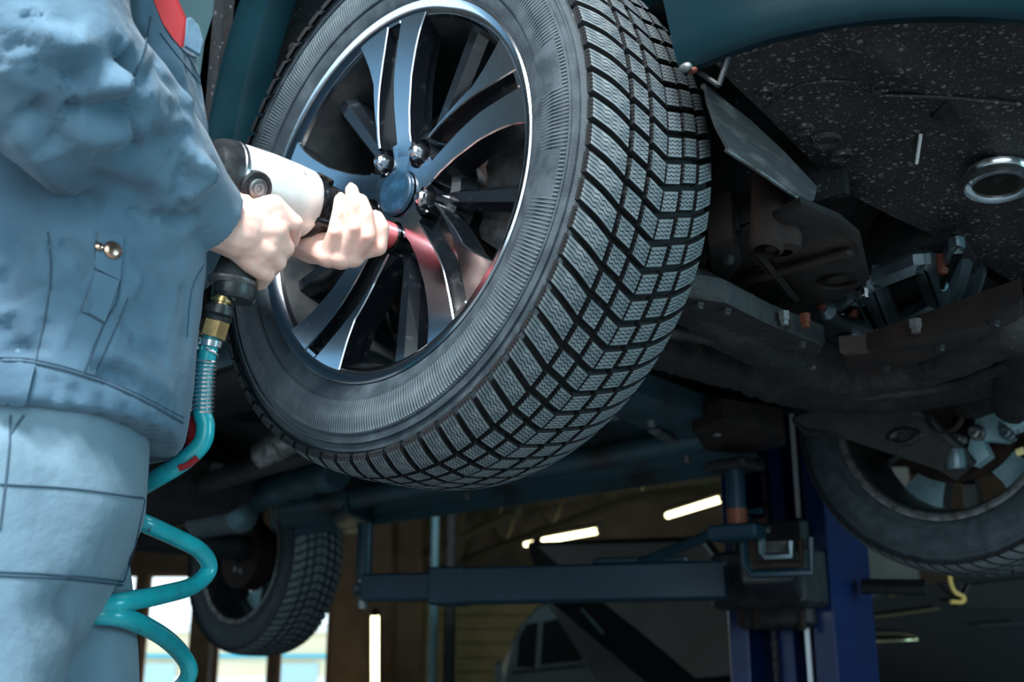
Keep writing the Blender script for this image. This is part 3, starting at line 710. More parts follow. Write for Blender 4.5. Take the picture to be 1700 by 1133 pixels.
mudtube([carpx(*q, 2, 1.19) for q in ((1070, 545), (1180, 560), (1290, 612), (1400, 652), (1560, 642), (1705, 600))]+[Vector((.25, 1.38, 1.22))], .013, 'anti_roll_bar', 'darksteel', car, .0015, 60, 12)
mudtube([carpx(*q, 2, 1.215) for q in ((1150, 540), (1230, 545), (1300, 590), (1345, 600), (1400, 575))], .007, 'wiring_loom', 'blackplastic', car, .001, 90, 8)
mudtube([carpx(*q, 2, 1.215) for q in ((1430, 610), (1500, 600), (1580, 560), (1660, 520), (1760, 490))], .010, 'coolant_pipe', 'rust', car, .001, 90, 10)
czpoly('crossmember_plate', ((1395, 592), (1440, 588), (1640, 520), (1700, 500), (1700, 530), (1600, 575), (1460, 628), (1410, 622)), 1.165, .03, 'rustplate')
czpoly('crossmember_plate', ((1130, 490), (1200, 500), (1280, 540), (1370, 575), (1360, 592), (1260, 570), (1150, 530)), 1.165, .03, 'under')
czpoly('mount_bracket', ((1176, 405), (1215, 392), (1232, 440), (1210, 470), (1182, 462)), 1.225, .06, 'rustplate')
for q in ((1160, 505), (1205, 515), (1330, 570), (1470, 610), (1560, 575), (1650, 535), (1210, 430)):
    MB().lathe([(.01, .008), (-.003, .008), (-.004, .006), (-.008, .006), (-.009, .0003)], 6, M=Matrix.Translation(carpx(q[0], q[1], 2, 1.164 if q[1] > 480 else 1.222)) @ Matrix.Rotation(PI/2, 4, 'X')).build('subframe_bolt', M['darksteel'], car, 20)
for q, nm, m, r in (((1302, 532), 'subframe_bolt', 'steel', .006), ((1337, 536), 'subframe_bolt', 'bolt', .006), ((1348, 606), 'subframe_bolt', 'steel', .006), ((1520, 545), 'subframe_bolt', 'steel', .007)):
    MB().lathe([(.012, r*1.3), (0, r*1.3), (-.001, r), (-.007, r), (-.008, .0002)], 6, M=Matrix.Translation(carpx(q[0], q[1], 2, 1.175)) @ Matrix.Rotation(PI/2, 4, 'X')).build(nm, M[m], car, 20)
# aluminium gearbox housing with a square window
GZ = 1.262
czpoly('gearbox_housing', ((1362, 520), (1400, 490), (1440, 462), (1520, 420), (1590, 395), (1625, 430), (1630, 470), (1590, 520), (1530, 548), (1440, 565)), GZ+.02, .08, 'darksteel')
gb = [((1448, 465), (1478, 542)), ((1478, 542), (1560, 500)), ((1560, 500), (1535, 430)), ((1535, 430), (1448, 465))]
for (a, b), wd in zip(gb, (.036, .03, .036, .022)): cbox('gearbox_rib', carpx(a[0], a[1], 2, GZ), carpx(b[0], b[1], 2, GZ), wd, .035, 'castalu', .010)
pth = [carpx(*q, 2, GZ-.004) for q in ((1368, 512), (1400, 530), (1450, 543), (1490, 541), (1540, 525), (1585, 490), (1612, 445))]; pth[-1].z += .05; pth[-2].z += .012
MB().tube(smoothpath(pth, 6), [.006]+[.016]*36, 10).build('gearbox_flange', M['castalu'], car)
pth = [carpx(*q, 2, GZ-.01) for q in ((1385, 580), (1450, 575), (1530, 560), (1600, 520), (1640, 470))]; pth[-1].z += .06; pth[-2].z += .015
MB().tube(smoothpath(pth, 6), [.012]+[.022]*18+[.016]*4+[.010]*2, 10).build('gearbox_lower_flange', M['castalu'], car)
cbox('gearbox_rib', carpx(1560, 470, 2, GZ), carpx(1590, 400, 2, GZ), .02, .03, 'castalu'); cbox('gearbox_rib', carpx(1430, 490, 2, GZ), carpx(1455, 535, 2, GZ), .024, .03, 'castalu')
cbox('gearbox_rib', carpx(1395, 510, 2, GZ), carpx(1420, 490, 2, GZ), .02, .03, 'castalu')
for q in ((1417, 520), (1364, 506), (1565, 447), (1437, 488)):
    MB().lathe([(.02, .0075), (-.003, .0075), (-.004, .006), (-.007, .006), (-.008, .0003)], 10, M=Matrix.Translation(carpx(q[0], q[1], 2, GZ-.015)) @ Matrix.Rotation(PI/2, 4, 'X')).build('gearbox_bolt', M['bolt' if q[0] != 1437 else 'chrome'], car, 20)
cbox('gearbox_bracket', carpx(1395, 575, 2, 1.24), carpx(1440, 560, 2, 1.24), .05, .03, 'castalu')
MB().box((-.02, .90, 1.60), (.70, .98, .55), bev=.05).build('engine', M['under'], car, 40)
for y in (.40, 1.40): MB().box((-.02, y, 1.58), (.86, .012, .58)).build('inner_wing', M['liner'], car, 0)
# near suspension: brake disc, caliper, strut, control arm, drive shaft
def hubset(y, s, mk, mdisc='rust'):
    """brake and knuckle; y = disc plane, s = +1 when inboard is +y"""
    Hc = (0, y, HUB); T_ = Matrix.Translation(Hc) @ Matrix.Diagonal((1, s, 1, 1))
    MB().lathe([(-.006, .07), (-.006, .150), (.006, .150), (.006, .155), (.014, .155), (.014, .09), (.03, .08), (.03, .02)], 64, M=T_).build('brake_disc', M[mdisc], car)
    MB().lathe([(-.05, .001), (-.05, .05), (-.02, .066), (-.006, .072)], 40, M=T_).build('wheel_hub', M['darksteel'], car)
hubset(.115, 1, 'castalu'); hubset(1.675, -1, 'knuckle')
def caliper(y, s, a0, a1, m, name='brake_caliper'):
    mb = MB(); rings = []
    for i in range(13):
        a = math.radians(a0+(a1-a0)*i/12); r0 = .095+(.012 if i in (0, 12) else 0); r1 = .172-(.012 if i in (0, 12) else 0)
        rings.append([(r*math.cos(a), y+s*dy, HUB+r*math.sin(a)) for r, dy in ((r0, -.03), (r1, -.03), (r1+.004, 0), (r1, .05), (r0, .05))])
    return mb.loft(rings).build(name, M[m], car)
caliper(.115, 1, -38, 22, 'steel'); caliper(1.675, -1, -5, 55, 'knuckle')
MB().tube([(0, .16, HUB), (.01, .30, HUB+.01), (.0, .52, HUB+.03)], [.03, .022, .02], 12).build('drive_shaft', M['rust'], car)
MB().tube([(0, 1.63, HUB), (.0, 1.45, HUB+.01), (.0, 1.28, HUB+.03)], [.03, .02, .02], 12).build('drive_shaft', M['rust'], car)
bo = MB(); pf = [(0, .03)]+[(.012*i, .046-.0012*i+(.008 if i % 2 else 0)) for i in range(1, 8)]+[(.1, .022)]
for y, s in ((.20, 1), (1.58, -1)): MB().lathe(pf, 28, M=Matrix.Translation((0, y, HUB+.004)) @ Matrix.Diagonal((1, s, 1, 1))).build('drive_shaft_boot', M['rust' if s < 0 else 'blackplastic'], car)
for y in (.30, 1.50):
    MB().tube([(-.03, y, HUB+.06), (-.035, y+(.06 if y < 1 else -.06), HUB+.60)], .034, 16).build('strut', M['darksteel'], car)
    MB().tube([(-.02, y, HUB+.16), (-.02, y, HUB+.02), (0, y-(.1 if y < 1 else -.1), HUB-.06)], [.03, .04, .035], 10).build('steering_knuckle', M['rustplate' if y < 1 else 'rustplate'], car)
MB().tube(smoothpath([(.02, .17, 1.17), (.0, .30, 1.19), (-.08, .44, 1.235), (-.25, .54, 1.26)], 6), [.022]*7+[.032]*6+[.036]*6, 10).build('control_arm', M['rustplate'], car)
MB().tube(smoothpath([(.0, .30, 1.19), (.08, .45, 1.22), (.12, .56, 1.24)], 5), .026, 10).build('control_arm', M['rustplate'], car)
p = carpx(1278, 350, 1, .33); MB().lathe([(-.06, .016), (-.055, .021), (.0, .023), (.05, .026), (.06, .020)], 24, M=Matrix.Translation(p) @ Matrix.Rotation(PI/2-.25, 4, 'X')).build('ball_joint_sleeve', M['rust'], car)
p2 = carpx(1298, 395, 1, .34); MB().lathe([(-.02, .012), (-.016, .022), (.0, .024), (.02, .02), (.022, .001)], 20, M=Matrix.Translation(p2) @ Matrix.Rotation(PI/2, 4, 'X')).build('ball_joint', M['rust'], car)
# far control arm: pressed steel wishbone with two holes
ca = [carpx(q[0], q[1], 1, yy) for q, yy in (((1320, 695), 1.36), ((1400, 672), 1.36), ((1470, 665), 1.40), ((1530, 690), 1.45), ((1590, 745), 1.53), ((1612, 772), 1.56), ((1590, 790), 1.56), ((1560, 772), 1.54), ((1480, 745), 1.46), ((1410, 722), 1.38), ((1340, 716), 1.36))]
MB().loft([[v+Vector((0, -.012, -.012)) for v in ca], [v+Vector((0, -.014, 0)) for v in ca], [v+Vector((0, .02, .012)) for v in ca]]).build('control_arm', M['under'], car)
MB().tube([ca[2], ca[3], ca[4], ca[5]], .014, 8).tube([ca[9], ca[8], ca[7]], .012, 8).build('control_arm_rim', M['darksteel'], car)
for q in ((1445, 708), (1500, 725)):
    v = carpx(q[0], q[1], 1, 1.42); MB().lathe([(0, .012), (-.006, .020), (-.004, .026), (.004, .027)], 20, M=Matrix.Translation(v) @ Matrix.Diagonal((1.4, 1, .7, 1))).build('control_arm_hole', M['blackplastic'], car)
# far ball joint, nuts and knuckle castings
def nut(px, py, y, r, m, name, h=.02):
    v = carpx(px, py, 1, y); MB().lathe([(.01, r*1.25), (-.002, r*1.25), (-.004, r), (-h, r), (-h-.003, r*.7), (-h-.002, .0003)], 16, M=Matrix.Translation(v)).build(name, M[m], car)
v = carpx(1587, 771, 1, 1.53); MB().lathe([(.03, .022), (.0, .024), (-.012, .020), (-.014, .012), (-.016, .0003)], 24, M=Matrix.Translation(v) @ Matrix.Rotation(PI/2, 4, 'X')).build('ball_joint', M['castalu'], car)
nut(1622, 719, 1.56, .013, 'steel', 'knuckle_bolt'); nut(1594, 729, 1.55, .010, 'steel', 'knuckle_bolt'); nut(1674, 720, 1.55, .012, 'castalu', 'caliper_bolt'); nut(1648, 650, 1.52, .010, 'castalu', 'caliper_bolt')
kn = [carpx(q[0], q[1], 1, 1.60) for q in ((1620, 735), (1632, 690), (1650, 672), (1668, 690), (1665, 715), (1690, 730), (1675, 738), (1640, 735), (1652, 760), (1628, 778), (1610, 770))]
MB().slab(kn, -.03).build('knuckle_casting', M['knuckle'], car, 20)
kn = [carpx(q[0], q[1], 1, 1.57) for q in ((1650, 640), (1680, 600), (1720, 600), (1740, 690), (1695, 720), (1668, 700), (1672, 670))]
MB().slab(kn, -.05).build('knuckle_casting', M['knuckle'], car, 20)
v = carpx(1655, 652, 1, 1.55); MB().lathe([(.0, .034), (-.02, .034), (-.026, .028), (-.03, .0003)], 28, M=Matrix.Translation(v)).build('caliper_piston_housing', M['castalu'], car)
v0, v1 = carpx(1680, 690, 1, 1.54), carpx(1684, 722, 1, 1.54); MB().tube([carpx(1665, 680, 1, 1.55), v0, v1], .010, 8).build('brake_hose', M['castalu'], car)
MB().tube([carpx(1688, 752, 1, 1.55), carpx(1700, 748, 1, 1.55)], .008, 8).build('wheel_sensor', mat('yellow_plastic', (.85, .75, .35), .4), car)
v = carpx(1572, 690, 1, 1.44); MB().lathe([(.0, .034), (-.006, .040), (-.012, .040), (-.016, .034)], 32, M=Matrix.Translation(v)).build('drive_shaft_ring', M['rust'], car)
# ---------------- floor pan, sills, exhaust, rear axle
fp = MB(); vs = []; nx, ny = 60, 40
for i in range(nx+1):
    x = .36-3.4*i/nx
    for j in range(ny+1):
        y = .14+1.52*j/ny; z = 1.375+.012*math.sin(x*21)*math.sin(y*12)+.03*math.exp(-((y-.9)/.14)**2)
        if x > -.35: z += .10*min(1, (x+.35)/.2)
        vs.append((x, y, z))
fp.add(vs, [(i*(ny+1)+j, i*(ny+1)+j+1, (i+1)*(ny+1)+j+1, (i+1)*(ny+1)+j) for i in range(nx) for j in range(ny)])
fp.build('floor_pan', M['under'], car, 60)
def sill(y, s):
    pr = [(-.02, 1.40), (-.045, 1.30), (-.04, 1.255), (-.02, 1.235), (.0, 1.232), (.02, 1.24), (.045, 1.262), (.07, 1.30), (.08, 1.385)]
    mb = MB(); xs_ = lin(-.42, -2.28, 18); k = len(pr)
    mb.add([(x, y+s*a, z) for x in xs_ for a, z in pr], [(i*k+j, i*k+j+1, i*k+k+j+1, i*k+k+j) for i in range(18) for j in range(k-1)])
    o = mb.build('sill', M['sillpaint'], car)
    MB().box((-1.33, y, 1.219), (1.80, .004, .034)).build('sill_pinch_weld', M['sillpaint'], car, 0)
    return o
sill(1.53, -1); sill(.15, 1)
MB().tube(smoothpath([(-.36, 1.40, 1.275), (-.7, 1.385, 1.262), (-1.2, 1.36, 1.258), (-1.75, 1.335, 1.252), (-2.0, 1.32, 1.262)], 6), .034, 12).build('chassis_rail', M['sillpaint'], car)
MB().tube(smoothpath([(-.36, .32, 1.30), (-1.2, .36, 1.29), (-2.0, .40, 1.29)], 6), .04, 10).build('chassis_rail', M['under'], car)
MB().tube(smoothpath([(-.55, 1.27, 1.325), (-1.2, 1.26, 1.315), (-2.0, 1.25, 1.315)], 6), .012, 8).build('brake_line', M['steel'], car)
MB().tube(smoothpath([(-.55, 1.23, 1.325), (-1.2, 1.22, 1.315), (-2.0, 1.21, 1.315)], 6), .008, 8).build('brake_line', M['darksteel'], car)
# front jack point brackets
czpoly('jack_bracket', ((1150, 720), (1200, 700), (1300, 716), (1306, 742), (1240, 756), (1170, 750)), 1.235, .05, 'rustplate')
czpoly('subframe_leg', ((1010, 690), (1060, 655), (1160, 690), (1230, 712), (1200, 745), (1120, 735)), 1.262, .05, 'sillpaint')
p = [carpx(q[0], q[1], 2, 1.255) for q in ((1085, 715), (1115, 732))]; cbox('sill_bracket', p[0], p[1], .03, .01, 'steel', .003)
for q in ((1080, 707), (1190, 722), (1140, 765)):
    MB().lathe([(.01, .010), (-.004, .010), (-.006, .0003)], 10, M=Matrix.Translation(carpx(q[0], q[1], 2, 1.235)) @ Matrix.Rotation(PI/2, 4, 'X')).build('floor_bolt', M['steel'], car)
# rear jack point, clips, heat shields and exhaust
czpoly('rear_jack_bracket', ((545, 862), (575, 850), (615, 868), (600, 885), (568, 890)), 1.205, .05, 'sillpaint')
for q in (((590, 828), (592, 840), (628, 842), (629, 834)), ((535, 808), (562, 808), (565, 815), (540, 815))):
    MB().slab([carpx(a, b, 2, 1.285) for a, b in q], .006).build('cable_clip', mat('pale_plastic_clip', (.5, .55, .55), .5), car, 0)
for q in ((459, 845), (583, 858), (777, 813)):
    v = carpx(q[0], q[1], 2, 1.25); MB().tube([v+Vector((0, 0, .02)), v-Vector((0, 0, .03))], .008, 8).build('stud', M['steel'], car)
ex = smoothpath([(-.2, .80, 1.30), (-.6, .78, 1.255), (-1.1, .80, 1.25), (-1.6, .86, 1.25), (-2.0, .95, 1.26)], 6)
MB().tube(ex, .03, 14).build('exhaust_pipe', M['darksteel'], car)
bel = [Vector(carpx(440, 755, 2, 1.27)), Vector(carpx(500, 715, 2, 1.28))]
MB().tube([bel[0]+(bel[1]-bel[0])*i/24 for i in range(25)], [.035+(.006 if i % 2 else 0) for i in range(25)], 14).build('exhaust_bellows', M['steel'], car)
MB().tube(smoothpath([carpx(410, 832, 2, 1.28), carpx(450, 815, 2, 1.28), carpx(500, 800, 2, 1.28), carpx(560, 785, 2, 1.28)], 8), [.045+(.006 if (i//3) % 2 else 0) for i in range(25)], 12).build('heat_shield', M['sillpaint'], car)
a, b = carpx(330, 862, 2, 1.22), carpx(405, 850, 2, 1.22)
MB().tube([a, a+(b-a)*.05, a+(b-a)*.95, b], [.04, .062, .062, .03], 20).build('exhaust_muffler', M['castalu'], car)
MB().slab([carpx(q[0], q[1], 2, 1.27) for q in ((352, 775), (385, 778), (375, 795), (345, 790))], .01).build('heat_shield_tab', M['castalu'], car, 0)
MB().tube(smoothpath([(-2.62, .25, 1.20), (-2.55, .6, 1.19), (-2.52, .9, 1.185), (-2.55, 1.25, 1.19), (-2.62, 1.62, 1.20)], 6), .045, 12).build('rear_axle_beam', M['under'], car)
MB().box((-2.1, .72, 1.28), (.62, .75, .17), bev=.05).build('fuel_tank', M['under'], car)
MB().lathe([(-.02, .03), (-.02, .12), (.05, .125), (.06, .05)], 32, M=Matrix.Translation((-2.66, 1.62, HUB-.115))).build('rear_brake_drum', M['rustplate'], car)
for dx, dz in ((.06, .03), (-.01, -.05), (.03, -.06), (-.06, .02)):
    MB().lathe([(0, .011), (-.012, .011), (-.014, .0003)], 6, M=Matrix.Translation((-2.66+dx, 1.60, HUB-.115+dz))).build('drum_bolt', M['steel'], car, 20)
MB().tube([(-2.60, 1.45, 1.2), (-2.55, 1.42, 1.62)], .03, 10).build('rear_damper', M['darksteel'], car)
# upper body so the car is whole
ub = MB(); pr = [(.30, 1.72), (.10, 1.98), (-.30, 2.08), (-1.05, 2.58), (-2.3, 2.62), (-3.1, 2.35), (-3.45, 1.95), (-3.5, 1.55), (-3.3, 1.40), (-.4, 1.41), (.25, 1.5)]
ub.loft([[(x, y, z-(.06 if y in (.16, 1.64) else 0)) for x, z in pr] for y in (.16, .3, 1.5, 1.64)]); ub.build('body_shell', M['paint'], car, 20)

# ================================================================== THE LIFT
lift = empty('car_lift', tuple(C(-.75, 2.25, 0)), TH, 'blue two-post lift column with arms under the far sill', 'car lift')
def L(x, y, z): return Vector((x+.75, y-2.25, z))
MB().box((0, 0, .012), (.62, .5, .024), bev=.006).build('base_plate', M['liftblue'], lift, 0)
MB().box((0, .11, 1.4), (.34, .012, 2.76)).build('column_web', M['liftblue'], lift, 0)
for sx in (-1, 1):
    MB().box((sx*.165, 0.0, 1.4), (.012, .23, 2.76)).build('column_flange', M['liftblue'], lift, 0)
    MB().box((sx*.138, -.115, 1.4), (.066, .012, 2.76), bev=.004).build('column_lip', M['liftblue'], lift, 0)
MB().box((-.03, -.02, 1.4), (.05, .05, 2.7), bev=.006).build('hydraulic_ram', M['liftblue'], lift, 0)
ch = MB()
for i in range(90): ch.box((-.055, -.06, .05+i*.03), (.012 if i % 2 else .018, .010, .026))
ch.build('lift_chain', M['darksteel'], lift, 0)['kind'] = 'stuff'
MB().box((.075, -.10, 1.2), (.014, .006, 2.2)).build('sync_cable_guide', mat('white_steel_strip', (.75, .8, .84), .3, .3), lift, 0)
MB().box((0, -.06, 1.02), (.24, .20, .30), bev=.012).build('carriage', M['darksteel'], lift, 0)
MB().box((.02, -.20, 1.0), (.30, .14, .16), bev=.012).build('carriage_arm_mount', M['darksteel'], lift, 0)
def lbeam(name, a, b, w_, h, m, bev=.006): 
    a, b = Vector(a), Vector(b); t = b-a; Mx = Matrix.Translation((a+b)/2) @ t.to_track_quat('X', 'Z').to_matrix().to_4x4()
    return MB().box((0, 0, 0), (t.length, w_, h), Mx, bev=bev).build(name, M[m], lift, 0)
a, b = L(-.74, 1.86, .985), L(-1.64, 1.35, .985); m_ = a+(b-a)*.78
lbeam('rear_arm', a, m_, .10, .098, 'armblue'); lbeam('rear_arm_extension', a+(b-a)*.7, b, .078, .076, 'armblue')
c_ = a+(b-a)*.80; lbeam('rear_arm_collar', a+(b-a)*.70, c_, .106, .104, 'armblue')
lbeam('arm_rib', a+(b-a)*.1+Vector((0, 0, .058)), a+(b-a)*.35+Vector((0, 0, .058)), .05, .02, 'armblue')
lbeam('arm_stay', L(-.50, 1.60, 1.10), L(-.95, 1.74, 1.035), .03, .022, 'armblue')
e = L(-1.73, 1.42, 0)
MB().tube([(e.x, e.y, .935), (e.x, e.y, 1.02)], .016, 12).build('rear_pad_screw', M['steel'], lift); MB().tube([(e.x, e.y, 1.02), (e.x, e.y, 1.19)], .024, 14).build('rear_pad_post', M['armblue'], lift)
lbeam('rear_pad_bracket', b, (e.x, e.y, .985), .06, .03, 'armblue')
g = L(-.42, 1.42, 0)
MB().tube([(g.x, g.y, 1.095), (g.x, g.y, 1.185)], .022, 16).build('front_pad_post', M['armblue'], lift)
MB().tube([(g.x, g.y, 1.055), (g.x, g.y, 1.096)], .0235, 16).build('front_pad_collar', mat('rust_orange_grease', (.22, .075, .04), .5, .3), lift)
MB().box((g.x, g.y, 1.195), (.11, .10, .022), bev=.006).build('front_pad', M['blackplastic'], lift, 0)
lbeam('front_pad_block', L(-.475, 1.40, 1.042), L(-.36, 1.42, 1.042), .07, .034, 'armblue')
# rusty open channel end of the front arm
f0, f1 = L(-.40, 1.50, .985), L(-.62, 1.92, .985)
lbeam('front_arm', f0, f1, .12, .10, 'darksteel')
ud = (f1-f0).normalized(); sd = Vector((-ud.y, ud.x, 0))
for k, (wd, m) in enumerate(((.085, 'armblue'), (.060, 'rust'), (.036, 'castalu'))):
    ctr = f0-ud*(.02+.01*k)+Vector((.03, .0, .03)); h = wd*.9
    pts = [ctr+sd*(-wd)*.9+Vector((0, 0, h*.2)), ctr+sd*(-wd*.85)+Vector((0, 0, -h*.8)), ctr+sd*(wd*.7)+Vector((0, 0, -h*.8)), ctr+sd*wd*.85+Vector((0, 0, -h*.5)), ctr+sd*wd*.85+Vector((0, 0, h)), ctr+sd*wd*.3+Vector((0, 0, h*1.05))]
    MB().tube(pts, .009, 6).build('channel_lip', M[m], lift)
for q in ((.10, -.17, .86), (-.08, -.19, .88), (-.03, -.19, .87)): MB().tube([(q[0], q[1], q[2]), (q[0], q[1], q[2]+.05)], .010, 8).build('carriage_bolt', M['rust'], lift)
MB().sphere((.12, -.20, .94), .012).build('limit_knob', M['steel'], lift)
MB().tube([(.19, .02, .985), (.36, .06, .975)], .022, 8).build('lock_handle', M['blackplastic'], lift)
# ================================================================== IMPACT WRENCH
GX, GZ0 = -.007, HUB-.057
gun = empty('impact_wrench', tuple(C(GX, -.195, GZ0-.13)), TH, 'silver pneumatic impact wrench held against the wheel nut', 'impact wrench')
def G(x, y, z): return Vector((x, y+.195, z+.13))           # gun axis = local Y through (0,*,0)
GT = Matrix.Translation(G(0, 0, 0))
bd = MB(); rings = []
for y, r, zz in ((-.222, .0345, 0), (-.218, .039, 0), (-.205, .0405, 0), (-.17, .0420, 0), (-.135, .0415, 0), (-.118, .0405, 0), (-.1135, .0385, 0), (-.1125, .034, 0)):
    rings.append([G(r*math.cos(2*PI*k/40)*(1-.02*math.cos(4*PI*k/40)), y, r*math.sin(2*PI*k/40)*1.02+zz) for k in range(40)])
bd.loft(rings).build('housing', M['gunmetal'], gun, 30)
bk = MB(); rings = []
for y, r in ((-.216, .0398), (-.222, .0405), (-.232, .0385), (-.242, .034), (-.248, .024), (-.249, .010)):
    rings.append([G(r*math.cos(2*PI*k/40), y, r*math.sin(2*PI*k/40)*1.02) for k in range(40)])
bk = bk.loft(rings).build('rear_cap', M['blackplastic'], gun, 30)
MB().lathe([(-.2135, .0400), (-.2150, .0418), (-.2185, .0418), (-.2200, .0400)], 40, M=GT).build('rear_band', M['chrome'], gun)
MB().slab([G(.028*math.cos(a), -.2440+abs(b)*.002, .028*math.sin(a)) + Vector((0, b*.006, 0)) for a, b in ((.35, 0), (.95, 0), (.9, 1), (.4, 1))], .002).build('green_label', mat('green_label_print', (.01, .16, .05), .4), gun, 0)
ns = MB().lathe([(-.114, .0375), (-.110, .0385), (-.104, .0380), (-.098, .0345), (-.092, .0335), (-.078, .0320), (-.066, .0285), (-.060, .0255), (-.058, .0200), (-.056, .0140)], 44, M=GT).build('hammer_case', M['hammer'], gun, 30)
for k in range(4):
    a = PI/4+k*PI/2; MB().tube([G(.0385*math.cos(a), -.116, .0385*math.sin(a)), G(.036*math.cos(a), -.095, .036*math.sin(a))], .0045, 8).build('case_screw', M['hammer'], gun)
MB().lathe([(-.058, .0135), (-.050, .0135), (-.049, .0145), (-.046, .0150)], 28, M=GT).build('anvil', M['darksteel'], gun)
MB().lathe([(-.047, .0140), (-.046, .0160), (-.044, .0168), (.016, .0168), (.0185, .0160), (.019, .0135), (.004, .0120)], 36, M=GT).build('impact_socket', M['red'], gun)
MB().lathe([(.016, .0171), (.021, .0171), (.0215, .0135)], 36, M=GT).build('socket_end', M['hammer'], gun)
# regulator dial on the near side
dd = Vector((.885, 0, -.467)); kp = G(dd.x*.0405, -.203, dd.z*.0405); KM = Matrix.Translation(kp) @ dd.to_track_quat('Y', 'Z').to_matrix().to_4x4()
MB().lathe([(-.006, .0185), (.003, .0180), (.004, .0165), (.0028, .0150), (.0028, .0004)], 32, M=KM).build('dial_recess', M['blackplastic'], gun)
MB().lathe([(.002, .0105), (.006, .0105), (.0068, .0092), (.0052, .0085), (.0052, .0062), (.0068, .0058), (.0068, .0040), (.005, .0036), (.005, .0004)], 28, M=KM).build('regulator_dial', M['steel'], gun)
# grip
gp = MB(); rings = []
for y, z, a, b in ((-.178, -.030, .024, .017), (-.181, -.045, .0235, .0165), (-.186, -.065, .0215, .016), (-.192, -.085, .0215, .0165), (-.198, -.105, .0230, .0175), (-.201, -.115, .0245, .018)):
    rings.append([G(b*math.cos(2*PI*k/28), y+a*math.sin(2*PI*k/28), z) for k in range(28)])
gp.loft(rings).build('grip', M['grip'], gun, 40)
MB().sphere(G(0, -.19, -.036), (.019, .030, .020)).build('grip_shoulder', M['gunmetal'], gun)
bs = MB(); rings = []
for z, k in ((-.114, 1.0), (-.1155, 1.06), (-.1185, 1.07), (-.120, 1.0), (-.122, .9)):
    rings.append([G(.0185*k*math.cos(2*PI*q/28), -.200+.027*k*math.sin(2*PI*q/28), z) for q in range(28)])
bs.loft(rings).build('grip_base', M['steel'], gun, 25)
MB().loft([[G(.0185*k*math.cos(2*PI*q/24), -.196+.026*k*math.sin(2*PI*q/24), z) for q in range(24)] for z, k in ((-.119, .97), (-.132, .93), (-.137, .8))]).build('exhaust_deflector', M['blackplastic'], gun, 25)
MB().tube([G(0, -.163, -.052), G(0, -.157, -.062), G(0, -.160, -.074)], [.006, .0065, .006], 10).build('trigger', M['blackplastic'], gun)

# ================================================================== AIR HOSE
HP = [at(370, 492, 1.235), at(366, 505, 1.234), at(362, 520, 1.233), at(356, 545, 1.231), at(350, 562, 1.229), at(346, 580, 1.228), at(340, 610, 1.226), at(337, 650, 1.224), at(336, 685, 1.222), at(341, 708, 1.221), at(334, 738, 1.218), at(300, 770, 1.215), at(262, 793, 1.222), at(225, 815, 1.25)]
hose = empty('air_hose', tuple(HP[4]), 0, 'teal spiral air hose hanging from the impact wrench', 'hose')
HO = Vector(hose.location); hp = [p-HO for p in HP]
def along(a, b, f): return a+(b-a)*f
def axial(name, prof, a, b, m, n=24, sm=30):
    """lathe whose local Y runs from a to b; prof axial values 0..1"""
    t = b-a; Mx = Matrix.Translation(a) @ t.to_track_quat('Y', 'Z').to_matrix().to_4x4(); Ln = t.length
    return MB().lathe([(y*Ln, r) for y, r in prof], n, M=Mx).build(name, M[m], hose, sm)
g0 = CARM @ Vector((GX, -.205, GZ0-.13)) - HO
axial('swivel_nut', [(0, .0001), (0, .014), (.6, .014), (.65, .011), (1, .011)], g0, hp[0], 'blackplastic', 6, 20)
axial('brass_nipple', [(0, .009), (.3, .009), (.32, .0115), (.7, .0115), (.72, .009), (1, .009)], hp[0], hp[1], 'brass', 20)
axial('quick_coupler', [(0, .010), (.03, .0135), (.2, .0140), (.22, .0155), (.55, .0160), (.6, .0150), (.65, .0160), (.7, .0150), (.76, .0160), (.97, .0150), (1, .010)], hp[1], along(hp[2], hp[3], .55), 'blackplastic', 28)
axial('brass_hex', [(0, .012), (.02, .0150), (.98, .0150), (1, .011)], along(hp[2], hp[3], .5), hp[4]*.9+hp[3]*.1, 'brass', 6, 20)
axial('clamp_band', [(0, .0112), (.1, .0128), (.9, .0128), (1, .0112)], along(hp[4], hp[5], .05), along(hp[4], hp[5], .75), 'chrome', 28)
v = along(hp[4], hp[5], .4); MB().tube([v+Vector((-.012, -.006, .010)), v+Vector((-.014, -.010, 0)), v+Vector((-.012, -.006, -.009))], .004, 8).build('clamp_screw', M['chrome'], hose)
sp_ = smoothpath(hp[3:], 8)
MB().tube(sp_, .0098, 14).build('hose_lead', M['hose'], hose)
# strain-relief spring
cp = smoothpath(hp[5:9], 60); Ls = [0]
for a, b in zip(cp, cp[1:]): Ls.append(Ls[-1]+(b-a).length)
sprg = []; turns = 15
for i, c in enumerate(cp):
    t = (cp[min(i+1, len(cp)-1)]-cp[max(i-1, 0)]).normalized(); a = t.cross(Vector((1, 0, 0))).normalized(); b = t.cross(a)
    f = Ls[i]/Ls[-1]; th = 2*PI*(turns*f+3*max(0, .16-f)/.16*1.0); sprg.append(c+(a*math.cos(th)+b*math.sin(th))*.0112)
MB().tube(sprg, .0015, 6).build('strain_relief_spring', M['chrome'], hose)
